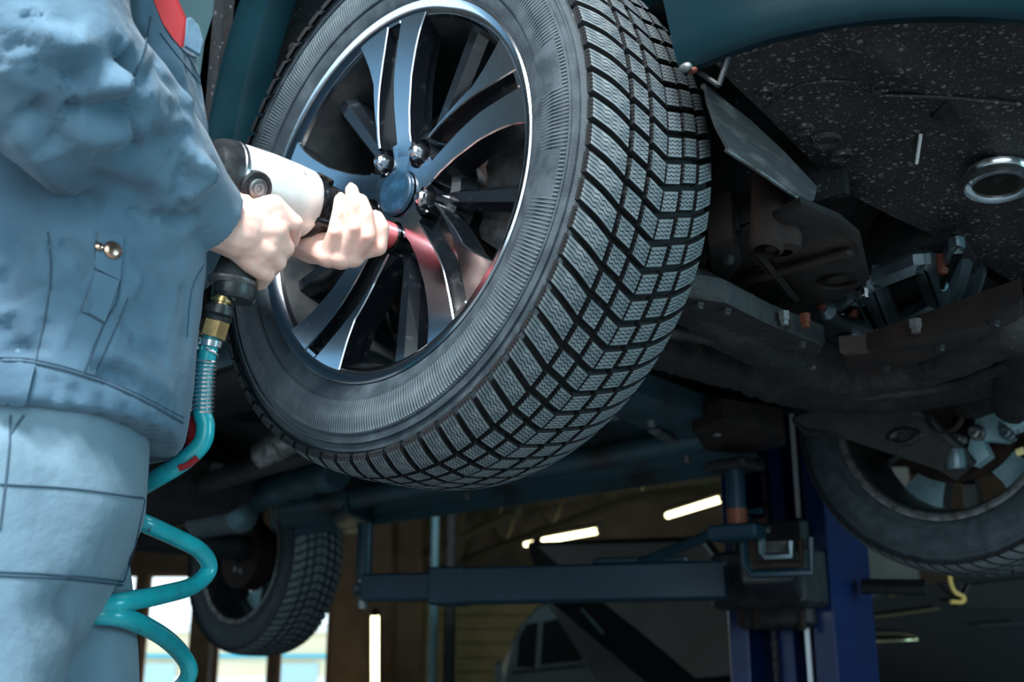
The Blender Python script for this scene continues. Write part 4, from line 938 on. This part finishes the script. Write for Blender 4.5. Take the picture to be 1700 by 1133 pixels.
# hanging coils
co = [(225, 815, 1.25), (170, 835, 1.30), (190, 850, 1.24), (236, 868, 1.23), (290, 892, 1.27), (332, 915, 1.31), (347, 944, 1.33), (322, 972, 1.30), (268, 988, 1.20), (205, 1000, 1.125), (150, 1010, 1.105), (150, 1020, 1.105), (205, 1026, 1.125), (262, 1052, 1.21), (300, 1085, 1.31), (314, 1118, 1.33), (290, 1150, 1.33), (230, 1168, 1.30), (160, 1180, 1.28), (180, 1200, 1.30), (260, 1235, 1.31), (320, 1290, 1.33), (250, 1330, 1.30), (180, 1360, 1.29)]
cpts = [at(*q)-HO for q in co]; last = cpts[-1]
cpts += [Vector((last.x-.02, last.y, .35-HO.z)), Vector((last.x-.05, last.y+.05, .06-HO.z)), Vector((last.x-.2, last.y+.1, .012-HO.z)), Vector((last.x-.8, last.y+.5, .012-HO.z))]
MB().tube(smoothpath(cpts, 9), .0098, 14).build('hose_coil', M['hose'], hose)
rag = [at(312, 695, 1.235)-HO, at(322, 716, 1.233)-HO, at(314, 742, 1.232)-HO, at(306, 750, 1.23)-HO]
MB().tube(smoothpath(rag, 6), [.004, .006, .008, .009, .009, .008, .007, .007, .008, .007, .006, .005, .004, .003, .003, .003, .003, .002, .002], 8).build('red_tie', M['redcloth'], hose)
MB().tube(smoothpath([at(296, 778, 1.20)-HO, at(312, 772, 1.203)-HO, at(328, 760, 1.206)-HO], 5), .0035, 7).build('red_tie', M['redcloth'], hose)

# ================================================================== MECHANIC
FD = Vector((.95, .30, 0)).normalized(); RD = Vector((FD.y, -FD.x, 0))
TC = Vector((-.497, 1.105, 0))
def tor(f, r, z): return TC+FD*f+RD*r+Vector((0, 0, z))
def ring_(z, cf, hd, hw, n=44, ex=2.4, cr=0.):
    out = []
    for k in range(n):
        a = 2*PI*k/n; c, s = math.cos(a), math.sin(a); q = (abs(c)**ex+abs(s)**ex)**(-1/ex)
        out.append(tor(cf+hd*c*q, cr+hw*s*q, z))
    return out
S_ = Vector((-.43, .90, 1.45)); E_ = at(66, 88, .995); W_ = at(343, 364, 1.205)
S_l = tor(0, -.20, 1.42); E_l = Vector((-.47, 1.42, 1.28)); W_l = at(448, 385, 1.40)
LW = at(497, 398, 1.372)                                     # left wrist
# ---- body: one continuous skin surface (head, trunk, limbs, hands)
hb = MB()
def chain(mb, pts, rs):
    for (a, b), (r, s) in zip(zip(pts, pts[1:]), zip(rs, rs[1:])): mb.capsule(a, b, r, s)
A3 = lambda *q: at(*q)
# right hand closed on the grip
MCP = [A3(452, 345, 1.243), A3(455, 383, 1.238), A3(441, 414, 1.236), A3(420, 436, 1.237)]
PIPs = [A3(489, 371, 1.256), A3(474, 412, 1.254), A3(461, 436, 1.252), A3(443, 456, 1.250)]
DIPs = [A3(483, 400, 1.282), A3(466, 425, 1.282), A3(452, 447, 1.280), A3(433, 470, 1.272)]
TIPs = [A3(466, 405, 1.300), A3(445, 425, 1.300), A3(430, 446, 1.298), A3(420, 474, 1.290)]
RF = [(.0115, .0100, .0092, .0078), (.0118, .0102, .0092, .0080), (.0113, .0098, .0090, .0078), (.0105, .0090, .0082, .0072)]
for a, b, c, d, r in zip(MCP, PIPs, DIPs, TIPs, RF): chain(hb, [a, b, c, d], r)
wr = A3(368, 378, 1.216)
for m_, p_, r in zip(MCP, PIPs, (.0148, .0152, .0148, .0134)): hb.capsule(wr*.75+m_*.25, m_, .0185, r); hb.capsule(m_, m_*.35+p_*.65, r, .0112)
for (a, b), (c, d) in zip(zip(MCP, MCP[1:]), zip(PIPs, PIPs[1:])): hb.capsule((a+b)/2, ((a+b)/2)*.6+((c+d)/2)*.4, .0140, .0115)
hb.capsule(A3(395, 372, 1.222), A3(440, 372, 1.240), .026, .017); hb.capsule(A3(392, 395, 1.222), A3(425, 415, 1.236), .024, .017)
chain(hb, [A3(340, 364, 1.195), wr, A3(392, 385, 1.222)], (.030, .0275, .029))
chain(hb, [A3(392, 352, 1.232), A3(412, 338, 1.262), A3(436, 342, 1.292), A3(452, 356, 1.305)], (.020, .0135, .0115, .0095))
# left hand cupping the nose from below
LM = [A3(588, 418, 1.330), A3(585, 424, 1.322), A3(566, 427, 1.318), A3(545, 425, 1.318)]
LP = [A3(628, 411, 1.322), A3(610, 392, 1.300), A3(590, 378, 1.297), A3(557, 385, 1.300)]
LD = [A3(634, 378, 1.322), A3(607, 356, 1.300), A3(588, 340, 1.298), A3(563, 353, 1.302)]
LT = [A3(626, 361, 1.330), A3(600, 334, 1.307), A3(584, 316, 1.306), A3(565, 332, 1.310)]
LR = [(.0120, .0100, .0088, .0078), (.0125, .0105, .0092, .0080), (.0122, .0100, .0088, .0078), (.0115, .0092, .0082, .0074)]
hl = MB()
for a, b, c, d, r in zip(LM, LP, LD, LT, LR): chain(hl, [a, b, c, d], r)
for m_, r in zip(LM, (.0150, .0150, .0150, .0140)): hl.capsule(LW*.7+m_*.3, m_, .0175, r)
hl.capsule(A3(525, 408, 1.352), A3(560, 420, 1.338), .022, .018)
chain(hl, [W_l+(W_l-LW)*.4, W_l, LW, A3(520, 408, 1.356)], (.027, .025, .0215, .022))
chain(hl, [A3(520, 392, 1.372), A3(545, 372, 1.405), A3(568, 350, 1.420), A3(585, 332, 1.418)], (.017, .0125, .0110, .0088))
rh, lh = remeshed(hb, .0016, 9), remeshed(hl, .0016, 5)
# creases between the fingers' joints and knuckle dimples: small displacements
def dents(me, spots):
    co = np.empty(len(me.vertices)*3); me.vertices.foreach_get('co', co); co = co.reshape(-1, 3)
    no = np.empty(len(me.vertices)*3); me.vertices.foreach_get('normal', no); no = no.reshape(-1, 3)
    for p, rad, amp in spots:
        d = np.linalg.norm(co-np.array(p), axis=1); co += no*(amp*np.exp(-(d/rad)**2))[:, None]
    me.vertices.foreach_set('co', co.ravel()); me.update()
vd = lambda p: p-(p-CAMP).normalized()*.010
dents(rh, [(vd(p), .010, .0006) for p in MCP]+[(vd(p), .006, .0008) for p in PIPs])
dents(lh, [(vd(p), .006, .0016) for p in LP]+[(vd(p), .005, .0012) for p in LD]+[(vd(p), .007, .0015) for p in LM]+[(vd(a*.5+b*.5), .005, -.0010) for a, b in zip(LP, LD)])
bb = MB()
bb.loft([ring_(z, cf, hd, hw, 24) for z, cf, hd, hw in ((.84, 0, .09, .10), (.95, 0, .10, .115), (1.1, .01, .12, .125), (1.3, .01, .12, .13), (1.40, 0, .10, .15), (1.47, 0, .06, .08))])
chain(bb, [tor(-.005, 0, 1.42), tor(.02, 0, 1.52), tor(.03, 0, 1.60)], (.065, .055, .055))
HC = tor(.055, 0, 1.66)
bb.sphere(HC, (.085, .085, .115)); bb.capsule(HC+FD*.05+Vector((0, 0, -.06)), HC+FD*.045+Vector((0, 0, -.07)), .045, .045)
bb.capsule(HC+FD*.088+Vector((0, 0, .0)), HC+FD*.108+Vector((0, 0, -.028)), .010, .014)             # nose
for s in (-1, 1):
    bb.capsule(HC+RD*s*.083+Vector((0, 0, .012)), HC+RD*s*.085+Vector((0, 0, -.025)), .014, .010)    # ears
    bb.capsule(HC+FD*.078+RD*s*.028+Vector((0, 0, .020)), HC+FD*.075+RD*s*.05+Vector((0, 0, .016)), .010, .008)   # brows
bb.capsule(HC+FD*.084+RD*.02+Vector((0, 0, -.055)), HC+FD*.084-RD*.02+Vector((0, 0, -.055)), .010, .010)          # lips
chain(bb, [S_, E_, E_*.4+W_*.6, A3(330, 360, 1.19), A3(372, 380, 1.217)], (.055, .040, .038, .027, .022))
chain(bb, [S_l, E_l, E_l*.4+W_l*.6, W_l, LW], (.055, .040, .038, .025, .020))
for s in (-1, 1): chain(bb, [tor(-.01, s*.065, .86), tor(-.01, s*.085, .48), tor(-.01, s*.10, .10), tor(.10, s*.10, .05)], (.07, .052, .042, .04))
bodyme = remeshed(bb, .006, 6)
bm = bmesh.new()
for me in (bodyme, rh, lh): bm.from_mesh(me)
for (tip, dip, me) in ((LT[1], LD[1], 0), (LT[2], LD[2], 0), (LT[0], LD[0], 0), (LT[3], LD[3], 0)):   # finger nails
    n_ = (CAMP-tip).normalized(); ax = (tip-dip).normalized(); n_ = (n_-ax*n_.dot(ax)).normalized(); sd_ = ax.cross(n_)
    r = bmesh.ops.create_uvsphere(bm, u_segments=12, v_segments=8, radius=1, matrix=Matrix.Translation(tip+n_*.0070+ax*.0005) @ Matrix((sd_, ax, n_)).transposed().to_4x4() @ Matrix.Diagonal((.0042, .0055, .0012, 1)))
    for f in {f for v_ in r['verts'] for f in v_.link_faces}: f.material_index = 1
bme = bpy.data.meshes.new('person'); 
for f in bm.faces: f.smooth = True
bm.to_mesh(bme); bm.free(); bme.materials.clear(); bme.materials.append(M['skin']); bme.materials.append(M['nail'])
person = bpy.data.objects.new('person', bme); COL.objects.link(person)
tag(person, 'person in blue-grey work jacket and trousers holding the impact wrench with both hands', 'person')
# ---- jacket
jk = MB()
JR = [(.935, .012, .158, .166), (.945, .012, .161, .168), (.99, .014, .163, .170), (1.04, .014, .163, .165), (1.12, .018, .161, .160), (1.20, .018, .160, .160), (1.28, .014, .156, .168), (1.35, .006, .146, .185), (1.41, .0, .122, .190), (1.46, -.005, .09, .13), (1.50, 0, .075, .085)]
jk.loft([ring_(*q) for q in JR])
def sleeve(mb, S, E, W, k=1.):
    t = smoothpath([S, S*.5+E*.5+Vector((-.01, -.01, 0)), E, E*.62+W*.38, E*.28+W*.72, W], 8); rs = [(0, .090), (.16, .086), (.34, .082), (.46, .080), (.58, .073), (.72, .063), (.86, .052), (.95, .046), (1, .044)]
    mb.tube(t, [interp(rs, i/(len(t)-1))*k for i in range(len(t))], 28)
sleeve(jk, S_, E_, W_); sleeve(jk, S_l, E_l, W_l, .9)
jme = remeshed(jk, .0042, 5)
def bvh(me): return BVHTree.FromPolygons([v.co.copy() for v in me.vertices], [tuple(p.vertices) for p in me.polygons])
def hit(tree, px, py, dflt=1.15):
    d = (at(px, py, 1)-CAMP).normalized(); r = tree.ray_cast(CAMP, d)
    return (r[0], r[1]) if r[0] else (None, None)
def polyline(tree, pts, step=8):
    out = []
    if len(pts) > 2: pts = [(q.x, q.y) for q in smoothpath([(a, b, 0) for a, b in pts], 4)]
    for (x0, y0), (x1, y1) in zip(pts, pts[1:]):
        n = max(1, int(math.hypot(x1-x0, y1-y0)/step))
        for i in range(n):
            h = hit(tree, x0+(x1-x0)*i/n, y0+(y1-y0)*i/n)
            if h[0]: out.append(h)
    h = hit(tree, *pts[-1])
    if h[0]: out.append(h)
    return out
def folds(me, specs):
    """specs: (pixel path, amplitude m, width m, sharp) ; + raises, - sinks; ends fade out"""
    tree = bvh(me); n = len(me.vertices)
    co = np.empty(n*3); me.vertices.foreach_get('co', co); co = co.reshape(-1, 3)
    no = np.empty(n*3); me.vertices.foreach_get('normal', no); no = no.reshape(-1, 3); dsp = np.zeros(n)
    for path, amp, sig, asym in specs:
        L_ = polyline(tree, path, 6)
        if len(L_) < 3: continue
        P = np.array([p[0] for p in L_]); NN = np.array([p[1] for p in L_]); m_ = len(P)
        D2 = ((co[:, None, :]-P[None])**2).sum(2) if m_*n < 4e7 else None
        if D2 is None: D2 = np.stack([((co-p)**2).sum(1) for p in P], 1)
        k = D2.argmin(1); d = np.sqrt(D2[np.arange(n), k]); f = k/(m_-1); fade = np.clip(np.minimum(f, 1-f)*5+.12, 0, 1)
        same = (no*NN[k]).sum(1) > -.1
        amp = amp*1.15; dsp += amp*fade*np.exp(-(d/sig)**2)*same
        if asym:
            T_ = np.gradient(P, axis=0)[k]; side = np.sign((np.cross(T_, co-P[k])*NN[k]).sum(1)); dsp += -amp*asym*fade*side*(d/sig)*np.exp(-(d/sig/1.3)**2)*same
    co += no*dsp[:, None]; me.vertices.foreach_set('co', co.ravel()); me.update()
crumple(jme, .0014, 10, 3.1); crumple(jme, .0005, 30, 7.7, (1, 1, 1))
folds(jme, [
    # arm pushes: deep elbow folds
    ([(214, 98), (180, 104), (140, 122), (110, 150)], -.016, .015, .3), ([(222, 165), (190, 176), (140, 180), (100, 172)], -.016, .014, -.3), ([(40, 165), (65, 190), (85, 225), (100, 245)], -.012, .014, .3),
    ([(225, 78), (190, 78), (120, 70), (60, 75)], .010, .022, 0), ([(205, 135), (150, 150), (110, 168)], .010, .014, 0), ([(230, 205), (170, 222), (110, 205)], .012, .020, 0),
    ([(300, 245), (310, 275), (305, 320)], -.009, .010, .3), ([(320, 265), (335, 300), (300, 330)], .007, .014, 0), ([(130, 280), (190, 310), (260, 330)], -.006, .016, .2), ([(215, 340), (230, 365), (235, 390)], -.006, .008, .2),
    ([(60, 20), (52, 60), (55, 90)], -.008, .012, .2), ([(75, 45), (105, 42), (130, 55)], -.008, .010, .2), ([(5, 100), (30, 120), (60, 125)], .007, .018, 0), ([(265, 355), (300, 365), (335, 350)], -.006, .009, .2), ([(285, 290), (270, 320), (280, 350)], .006, .012, 0),
    # chest
    ([(245, 215), (285, 228), (322, 210)], -.007, .009, .3), ([(268, 60), (262, 100), (225, 150)], -.004, .006, 0), ([(240, 150), (262, 175), (285, 190)], .005, .014, 0), ([(250, 232), (285, 250), (300, 262)], -.007, .011, .2),
    ([(318, 110), (330, 140), (338, 180)], -.004, .007, 0),
    # waist and skirt of the jacket
    ([(20, 380), (50, 430), (85, 475)], -.009, .013, .2), ([(78, 395), (105, 425), (150, 455)], -.008, .012, .2), ([(0, 440), (20, 470), (38, 500)], -.009, .013, .2), ([(5, 520), (22, 555), (38, 592)], -.010, .013, .2), ([(85, 480), (120, 500), (138, 520)], .006, .012, 0),
    ([(195, 540), (225, 520), (255, 520), (280, 545)], -.007, .012, .2), ([(165, 620), (200, 618), (240, 640)], -.008, .010, .2), ([(205, 600), (245, 628), (290, 668)], .005, .012, 0), ([(225, 470), (265, 490), (290, 470)], -.005, .014, 0), ([(300, 470), (315, 520), (305, 580)], -.005, .012, 0), ([(110, 560), (150, 575), (185, 590)], -.004, .012, 0),
    ([(0, 60), (40, 45), (95, 60), (150, 95), (205, 100)], .012, .016, .5), ([(20, 205), (60, 235), (95, 290), (130, 330)], .010, .020, .3), ([(200, 92), (214, 112), (222, 150)], -.018, .010, 0), ([(205, 118), (190, 140), (205, 158)], .010, .010, 0),
    ([(245, 175), (225, 200), (228, 235), (250, 265)], -.007, .009, .4), ([(150, 245), (200, 258), (250, 250)], -.006, .012, .3), ([(295, 250), (330, 270), (345, 300)], .008, .010, .3), ([(250, 370), (290, 385), (325, 375)], .006, .010, 0), ([(165, 330), (210, 352), (255, 350)], .006, .014, .3),
    ([(100, 395), (130, 410), (155, 445)], -.007, .008, .4), ([(215, 420), (260, 430), (310, 425)], -.005, .010, .3), ([(220, 445), (250, 470), (300, 500)], .005, .014, .3), ([(215, 560), (240, 575), (285, 590)], -.005, .010, .3), ([(90, 525), (70, 560), (75, 590)], -.006, .008, .3),
    ([(10, 560), (45, 580), (60, 596)], -.006, .008, .3), ([(150, 600), (180, 612), (215, 622), (250, 650), (285, 680)], -.007, .008, .4), ([(60, 400), (65, 450), (60, 500)], .006, .012, .2),
    ([(120, 636), (126, 660), (118, 690)], -.003, .006, 0), ([(165, 650), (170, 675), (162, 705)], -.003, .006, 0), ([(205, 668), (212, 690), (205, 722)], -.003, .006, 0), ([(245, 690), (250, 710), (245, 738)], -.003, .006, 0), ([(275, 705), (280, 725), (275, 748)], -.003, .006, 0), ([(85, 622), (92, 650), (84, 676)], -.003, .006, 0),
    ([(292, 60), (300, 130), (320, 190)], .004, .010, 0), ([(262, 110), (280, 135), (310, 150)], -.004, .009, .3), ([(255, 165), (290, 180), (325, 170)], -.004, .010, .3),
])
jtree = bvh(jme)
jme.materials.clear(); jme.materials.append(M['cloth']); jacket = bpy.data.objects.new('jacket', jme); COL.objects.link(jacket); jacket.parent = person; jacket['label'] = 'blue-grey cotton work jacket'
def seam(tree, pts, name='seam', r=.0010, m='thread', par=None, lift_=.0003):
    L_ = polyline(tree, pts, 5)
    if len(L_) > 2: return MB().tube([p+n*lift_ for p, n in L_], r, 5).build(name, M[m], par or jacket)
def patch(tree, name, quad, m, par, off=.003, nx_=10, ny_=10, label=None):
    """cloth panel lying on the garment: quad of pixels, rim turned down"""
    top = []; lastp = None
    for j in range(ny_+1):
        for i in range(nx_+1):
            u, v_ = i/nx_, j/ny_; x = (quad[0][0]*(1-u)+quad[1][0]*u)*(1-v_)+(quad[3][0]*(1-u)+quad[2][0]*u)*v_; y = (quad[0][1]*(1-u)+quad[1][1]*u)*(1-v_)+(quad[3][1]*(1-u)+quad[2][1]*u)*v_
            h = hit(tree, x, y)
            if h[0] is None: h = lastp or (at(x, y, 1.2), Vector((0, -1, 0)))
            lastp = h; top.append(h)
    w_ = nx_+1; mb = MB(); vs = [p+n*off for p, n in top]+[p-n*.001 for p, n in top]; k = len(top)
    fs = [(j*w_+i, j*w_+i+1, j*w_+w_+i+1, j*w_+w_+i) for j in range(ny_) for i in range(nx_)]
    br = [i for i in range(w_)]+[j*w_+nx_ for j in range(1, ny_+1)]+[ny_*w_+i for i in range(nx_-1, -1, -1)]+[j*w_ for j in range(ny_-1, 0, -1)]
    fs += [(a, b, b+k, a+k) for a, b in zip(br, br[1:]+br[:1])]
    o = mb.add(vs, fs).build(name, M[m], par, 50)
    if label: o['label'] = label
    return o
seam(jtree, [(250, 28), (240, 75), (216, 146)]); seam(jtree, [(80, 385), (84, 470), (60, 600)]); seam(jtree, [(200, 405), (197, 490), (172, 540), (138, 622)]); seam(jtree, [(338, 440), (318, 480), (310, 560)], r=.0007)
seam(jtree, [(212, 495), (192, 545), (155, 625)], r=.0007); seam(jtree, [(310, 90), (335, 140), (345, 200)], r=.0008); seam(jtree, [(265, 55), (300, 100), (333, 140)], r=.0008)
patch(jtree, 'pocket_tab', ((163, 385), (203, 392), (197, 468), (158, 448)), 'cloth', jacket, .004, label='narrow pocket tab with copper snap')
patch(jtree, 'pocket_tab_end', ((160, 452), (197, 468), (172, 536), (136, 515)), 'cloth', jacket, .003)
seam(jtree, [(137, 516), (172, 537)], r=.0014); seam(jtree, [(160, 400), (158, 448)], r=.0012)
def snap(px, py, r=.0085):
    h = hit(jtree, px, py)
    if h[0]: MB().lathe([(-.001, r), (.002, r), (.0034, r*.85), (.0042, r*.5), (.0044, .0003)], 24, M=Matrix.Translation(h[0]+h[1]*.004) @ h[1].to_track_quat('Y', 'Z').to_matrix().to_4x4()).build('snap_button', M['copper'], jacket)
snap(183, 418); snap(163, 413, .004)
# waistband: raised strip between its seam and the hem
wbq = [((-8, 603), (62, 606), (42, 668), (-8, 664)), ((62, 606), (140, 627), (120, 695), (42, 668)), ((140, 627), (225, 662), (205, 728), (120, 695))]
for q in ((62, 604), (140, 625), (225, 660), (303, 700)): pass
seam(jtree, [(-5, 600), (60, 604), (140, 625), (225, 660), (303, 702)], r=.0014); seam(jtree, [(-5, 594), (60, 598), (140, 619), (225, 653), (305, 694)], r=.0006)
patch(jtree, 'belt_tab', ((-6, 604), (58, 608), (43, 668), (-6, 664)), 'cloth', jacket, .005, label='waistband side tab'); seam(jtree, [(32, 606), (26, 668)], r=.0007)
# collar with red lining
def flap(name, pix, d, m, th=.004, par=None, sub=6, bend=.0):
    p = [at(x, y, d+dd_) for x, y, dd_ in pix]; o = MB().slab(p, th).build(name, M[m], par or jacket, 50); 
    bv = o.modifiers.new('b', 'BEVEL'); bv.width = .0018; bv.segments = 2; return o
flap('collar_lining', [(252, -30, .0), (262, 8, .0), (275, 40, -.002), (290, 62, -.003), (305, 80, -.004), (312, 34, .004), (300, 6, .008), (284, -30, .01)], 1.105, 'redcloth', .004)['label'] = 'red collar lining'
flap('collar', [(308, 32, .0), (305, 80, -.004), (318, 88, .0), (331, 95, .004), (336, 70, .012), (328, 45, .014), (314, 30, .008)], 1.108, 'cloth', .005)
seam(jtree, [(255, 0), (275, 48), (305, 86), (331, 98)], r=.0012)
# ---- trousers
tr_ = MB()
tr_.loft([ring_(z, cf, hd, hw) for z, cf, hd, hw in ((.72, -.01, .09, .14), (.78, .0, .115, .152), (.86, .006, .136, .155), (.94, .004, .138, .155), (1.0, 0, .128, .150))])
for s, df in ((1, -.02), (-1, .08)):
    lp = [tor(df*.2, s*.070, .90), tor(df*.6, s*.080, .72), tor(df, s*.090, .52), tor(df*.9, s*.098, .30), tor(df*.6, s*.10, .10), tor(df*.6, s*.10, .035)]
    t = smoothpath(lp, 5); rs = [(0, .100), (.2, .100), (.45, .092), (.7, .084), (1, .080)]
    tr_.tube(t, [interp(rs, i/(len(t)-1)) for i in range(len(t))], 28)
tme = remeshed(tr_, .0065, 8); crumple(tme, .004, 6, 9.7)
folds(tme, [([(20, 720), (60, 740), (120, 745)], -.003, .012, 0), ([(100, 980), (160, 1000), (195, 985)], -.006, .016, .2), ([(40, 1040), (90, 1010), (140, 1020)], -.005, .02, .2), ([(190, 980), (170, 1060), (140, 1130)], -.007, .018, 0)])
ttree = bvh(tme); tme.materials.clear(); tme.materials.append(M['cloth2']); trousers = bpy.data.objects.new('trousers', tme); COL.objects.link(trousers); trousers.parent = person; trousers['label'] = 'pale blue-grey work trousers'
for q in ([(18, 690), (14, 760), (0, 880)], [(0, 805), (120, 812), (238, 828)], [(-5, 950), (100, 955), (204, 966)], [(205, 966), (225, 900), (240, 830)], [(40, 690), (18, 720)], [(-5, 956), (100, 961), (203, 972)]): seam(ttree, q, r=.0011, par=trousers)
for s, df in ((1, -.02), (-1, .08)):
    c = tor(df*.6+.05, s*.10, 0); rg = []
    for z, k, sh in ((.001, 1., 0), (.02, 1.02, 0), (.06, .95, -.01), (.09, .7, -.03), (.14, .55, -.05)):
        rg.append([c+FD*(sh+.145*k*math.cos(a)*(1 if math.cos(a) > 0 else .75))+RD*(.052*(.7+.3*k)*math.sin(a))+Vector((0, 0, z)) for a in [2*PI*i/20 for i in range(20)]])
    MB().loft(rg).build('boot', M['boot'], person)
hm = MB(); hm.sphere(HC-FD*.012+Vector((0, 0, .022)), (.092, .092, .108), 20, 12); hm.build('hair', M['hair'], person)
for s in (-1, 1): MB().sphere(HC+FD*.082+RD*s*.032+Vector((0, 0, .002)), .010).build('eye', mat('eye_white', (.8, .8, .78), .2), person)

# ================================================================== OTHER VEHICLES
van = empty('silver_van', tuple(at(960, 1133, 9.5)*1.0-Vector((0, 0, at(960, 1133, 9.5).z))), 0, 'silver van parked beyond the raised bonnet', 'van')
VO = Vector(van.location)
def vp(px, py, d): return at(px, py, d)-VO
side = [(838, 1200), (838, 1128), (846, 1088), (866, 1040), (892, 1012), (925, 997), (1010, 990), (1100, 1000), (1100, 1200)]
van_b = MB().loft([[vp(x, y, 9.5)+Vector((0, 0, 0)) for x, y in side], [vp(x, y, 9.5)+Vector((0, .05, .02)) for x, y in side], [vp(x, y, 9.5)+Vector((-.05, 1.5, .02)) for x, y in side]])
van_b.build('body', M['van'], van, 25)
def vslab(name, q, m, d=9.47, th=.012): return MB().slab([vp(x, y, d) for x, y in q], th).build(name, M[m], van, 0)
vslab('side_window', [(858, 1108), (862, 1060), (874, 1038), (894, 1034), (888, 1110)], 'darkglass'); vslab('side_window', [(898, 1104), (902, 1034), (960, 1020), (975, 1030), (965, 1098)], 'darkglass')
vslab('door_pillar', [(888, 1112), (894, 1032), (901, 1030), (896, 1112)], 'van', 9.46); vslab('wing_mirror', [(820, 1133), (822, 1104), (834, 1102), (836, 1133)], 'van', 9.3, .08)
vslab('belt_trim', [(850, 1116), (970, 1104), (970, 1108), (850, 1120)], 'blackplastic', 9.46)
for px in (880, 1060):
    c = vp(px, 1133, 9.48); c.z = .31; MB().lathe([(0, .0003), (0, .18), (-.01, .2), (-.01, .3), (.02, .31), (.2, .31)], 28, M=Matrix.Translation(c)).build('wheel', M['rubber'], van)
MB().slab([vp(838, 1200, 9.49), vp(1100, 1200, 9.49), Vector((vp(1100, 1200, 9.49).x, 0, .25)), Vector((vp(838, 1200, 9.49).x, 0, .25))], .1).build('lower_body', M['van'], van, 0)
# black car with its bonnet up
D2 = 6.4
bc = empty('black_car', tuple(at(1500, 1133, D2)-Vector((0, 0, at(1500, 1133, D2).z))), 0, 'black car with raised bonnet standing behind the lift column', 'car'); BO = Vector(bc.location)
def bp_(px, py, d=D2): return at(px, py, d)-BO
def ground(px, z, d=D2): q = at(px, 1133, d)-BO; return Vector((q.x, q.y, z))
sd2 = [bp_(1335, 1133), bp_(1340, 1012), bp_(1392, 1004), bp_(1480, 985), bp_(1585, 962), bp_(1760, 945), bp_(1900, 960), bp_(1960, 1060), ground(1960, .28), ground(1335, .28)]
MB().loft([[p+Vector((0, .04, 0)) for p in sd2], [p+Vector((0, -.0, 0)) for p in sd2], [p+Vector((.15, 1.5, .05)) for p in sd2]]).build('body', M['carblack'], bc, 25)
chy = mat('yellow_reflection_chrome', (.75, .62, .35), .25, 1.)  # chrome trim with yellow lamp reflections painted into its colour
MB().tube([bp_(1393, 1031, D2-.03), bp_(1480, 1022, D2-.03), bp_(1560, 1011, D2-.03)], .009, 8).build('belt_moulding', chy, bc)
MB().tube([bp_(1476, 990, D2-.03), bp_(1516, 980, D2-.03)], .009, 8).build('window_moulding', chy, bc)
MB().tube(smoothpath([bp_(1412, 1063, D2-.03), bp_(1440, 1055, D2-.05), (bp_(1480, 1052, D2-.06)), bp_(1515, 1056, D2-.05), bp_(1523, 1062, D2-.03), bp_(1500, 1064, D2-.05), bp_(1450, 1066, D2-.05), bp_(1412, 1066, D2-.03)], 6), .007, 8).build('door_handle', chy, bc)
MB().tube(smoothpath([bp_(1577, 955, D2-.05), bp_(1579, 970, D2-.05), bp_(1586, 984, D2-.05), bp_(1600, 992, D2-.05), bp_(1598, 1000, D2-.05), bp_(1578, 1000, D2-.05)], 5), .010, 8).build('towing_strap', mat('yellow_strap', (.85, .62, .18), .5), bc)
MB().tube([bp_(1622, 1040, D2-.04), bp_(1698, 1036, D2-.04)], .006, 8).build('door_handle', M['darksteel'], bc)
MB().slab([bp_(1590, 1010, D2-.01), bp_(1610, 972, D2-.01), bp_(1755, 955, D2-.01), bp_(1870, 970, D2-.01), bp_(1860, 1012, D2-.01)], .01).build('side_window', M['darkglass'], bc, 0)
q = [bp_(896, 906, 6.9), bp_(1168, 898, 6.1), bp_(1320, 1110, 5.9), bp_(1158, 1124, 6.3), bp_(1080, 1058, 6.45), bp_(988, 986, 6.7)]
MB().slab(q, -.02).build('bonnet_lining', M['lining'], bc, 0, 'pale lining under the raised bonnet')
MB().slab([bp_(880, 900, 7.0), bp_(1175, 890, 6.2), bp_(1335, 1112, 6.0), bp_(1240, 1150, 6.35), bp_(1100, 1150, 6.6), bp_(1010, 1150, 6.7), bp_(905, 985, 6.95)], -.03).build('bonnet', M['carblack'], bc, 0)
MB().tube([bp_(966, 1012, 6.62), bp_(1001, 1052, 6.5)], .010, 8).build('bonnet_stay', M['castalu'], bc)
for px in (1440, 1840):
    c = ground(px, .30); MB().lathe([(-.03, .0003), (-.03, .17), (-.045, .2), (-.045, .29), (.02, .30), (.18, .30)], 28, M=Matrix.Translation(c)).build('wheel', M['rubber'], bc)
# pale wall panel seen between column and far tyre
o = MB().box((at(1420, 930, 9).x, at(1420, 930, 9).y, 1.2), (.95, .06, 2.4), bev=.01).build('partition_panel', M['lining'], None, 0)
tag(o, 'dull olive partition panel behind the blue lift column', 'partition')
cab = empty('tool_cabinet', tuple(ground(1604, 0, 8.6)+BO), 0, 'dark green tool cabinet below the far front tyre', 'cabinet')
MB().box((0, 0, .62), (.62, .4, 1.24), bev=.01).build('body', mat('dark_green_paint', (.01, .05, .05), .5), cab, 0)
for i in range(5): 
    dr = MB().box((0, -.205, .18+i*.22), (.56, .02, .2), bev=.006).build('drawer', mat('green_drawer_paint', (.015, .07, .065), .45), cab, 0); MB().box((0, -.225, .24+i*.22), (.3, .02, .02)).build('handle', M['steel'], dr, 0)
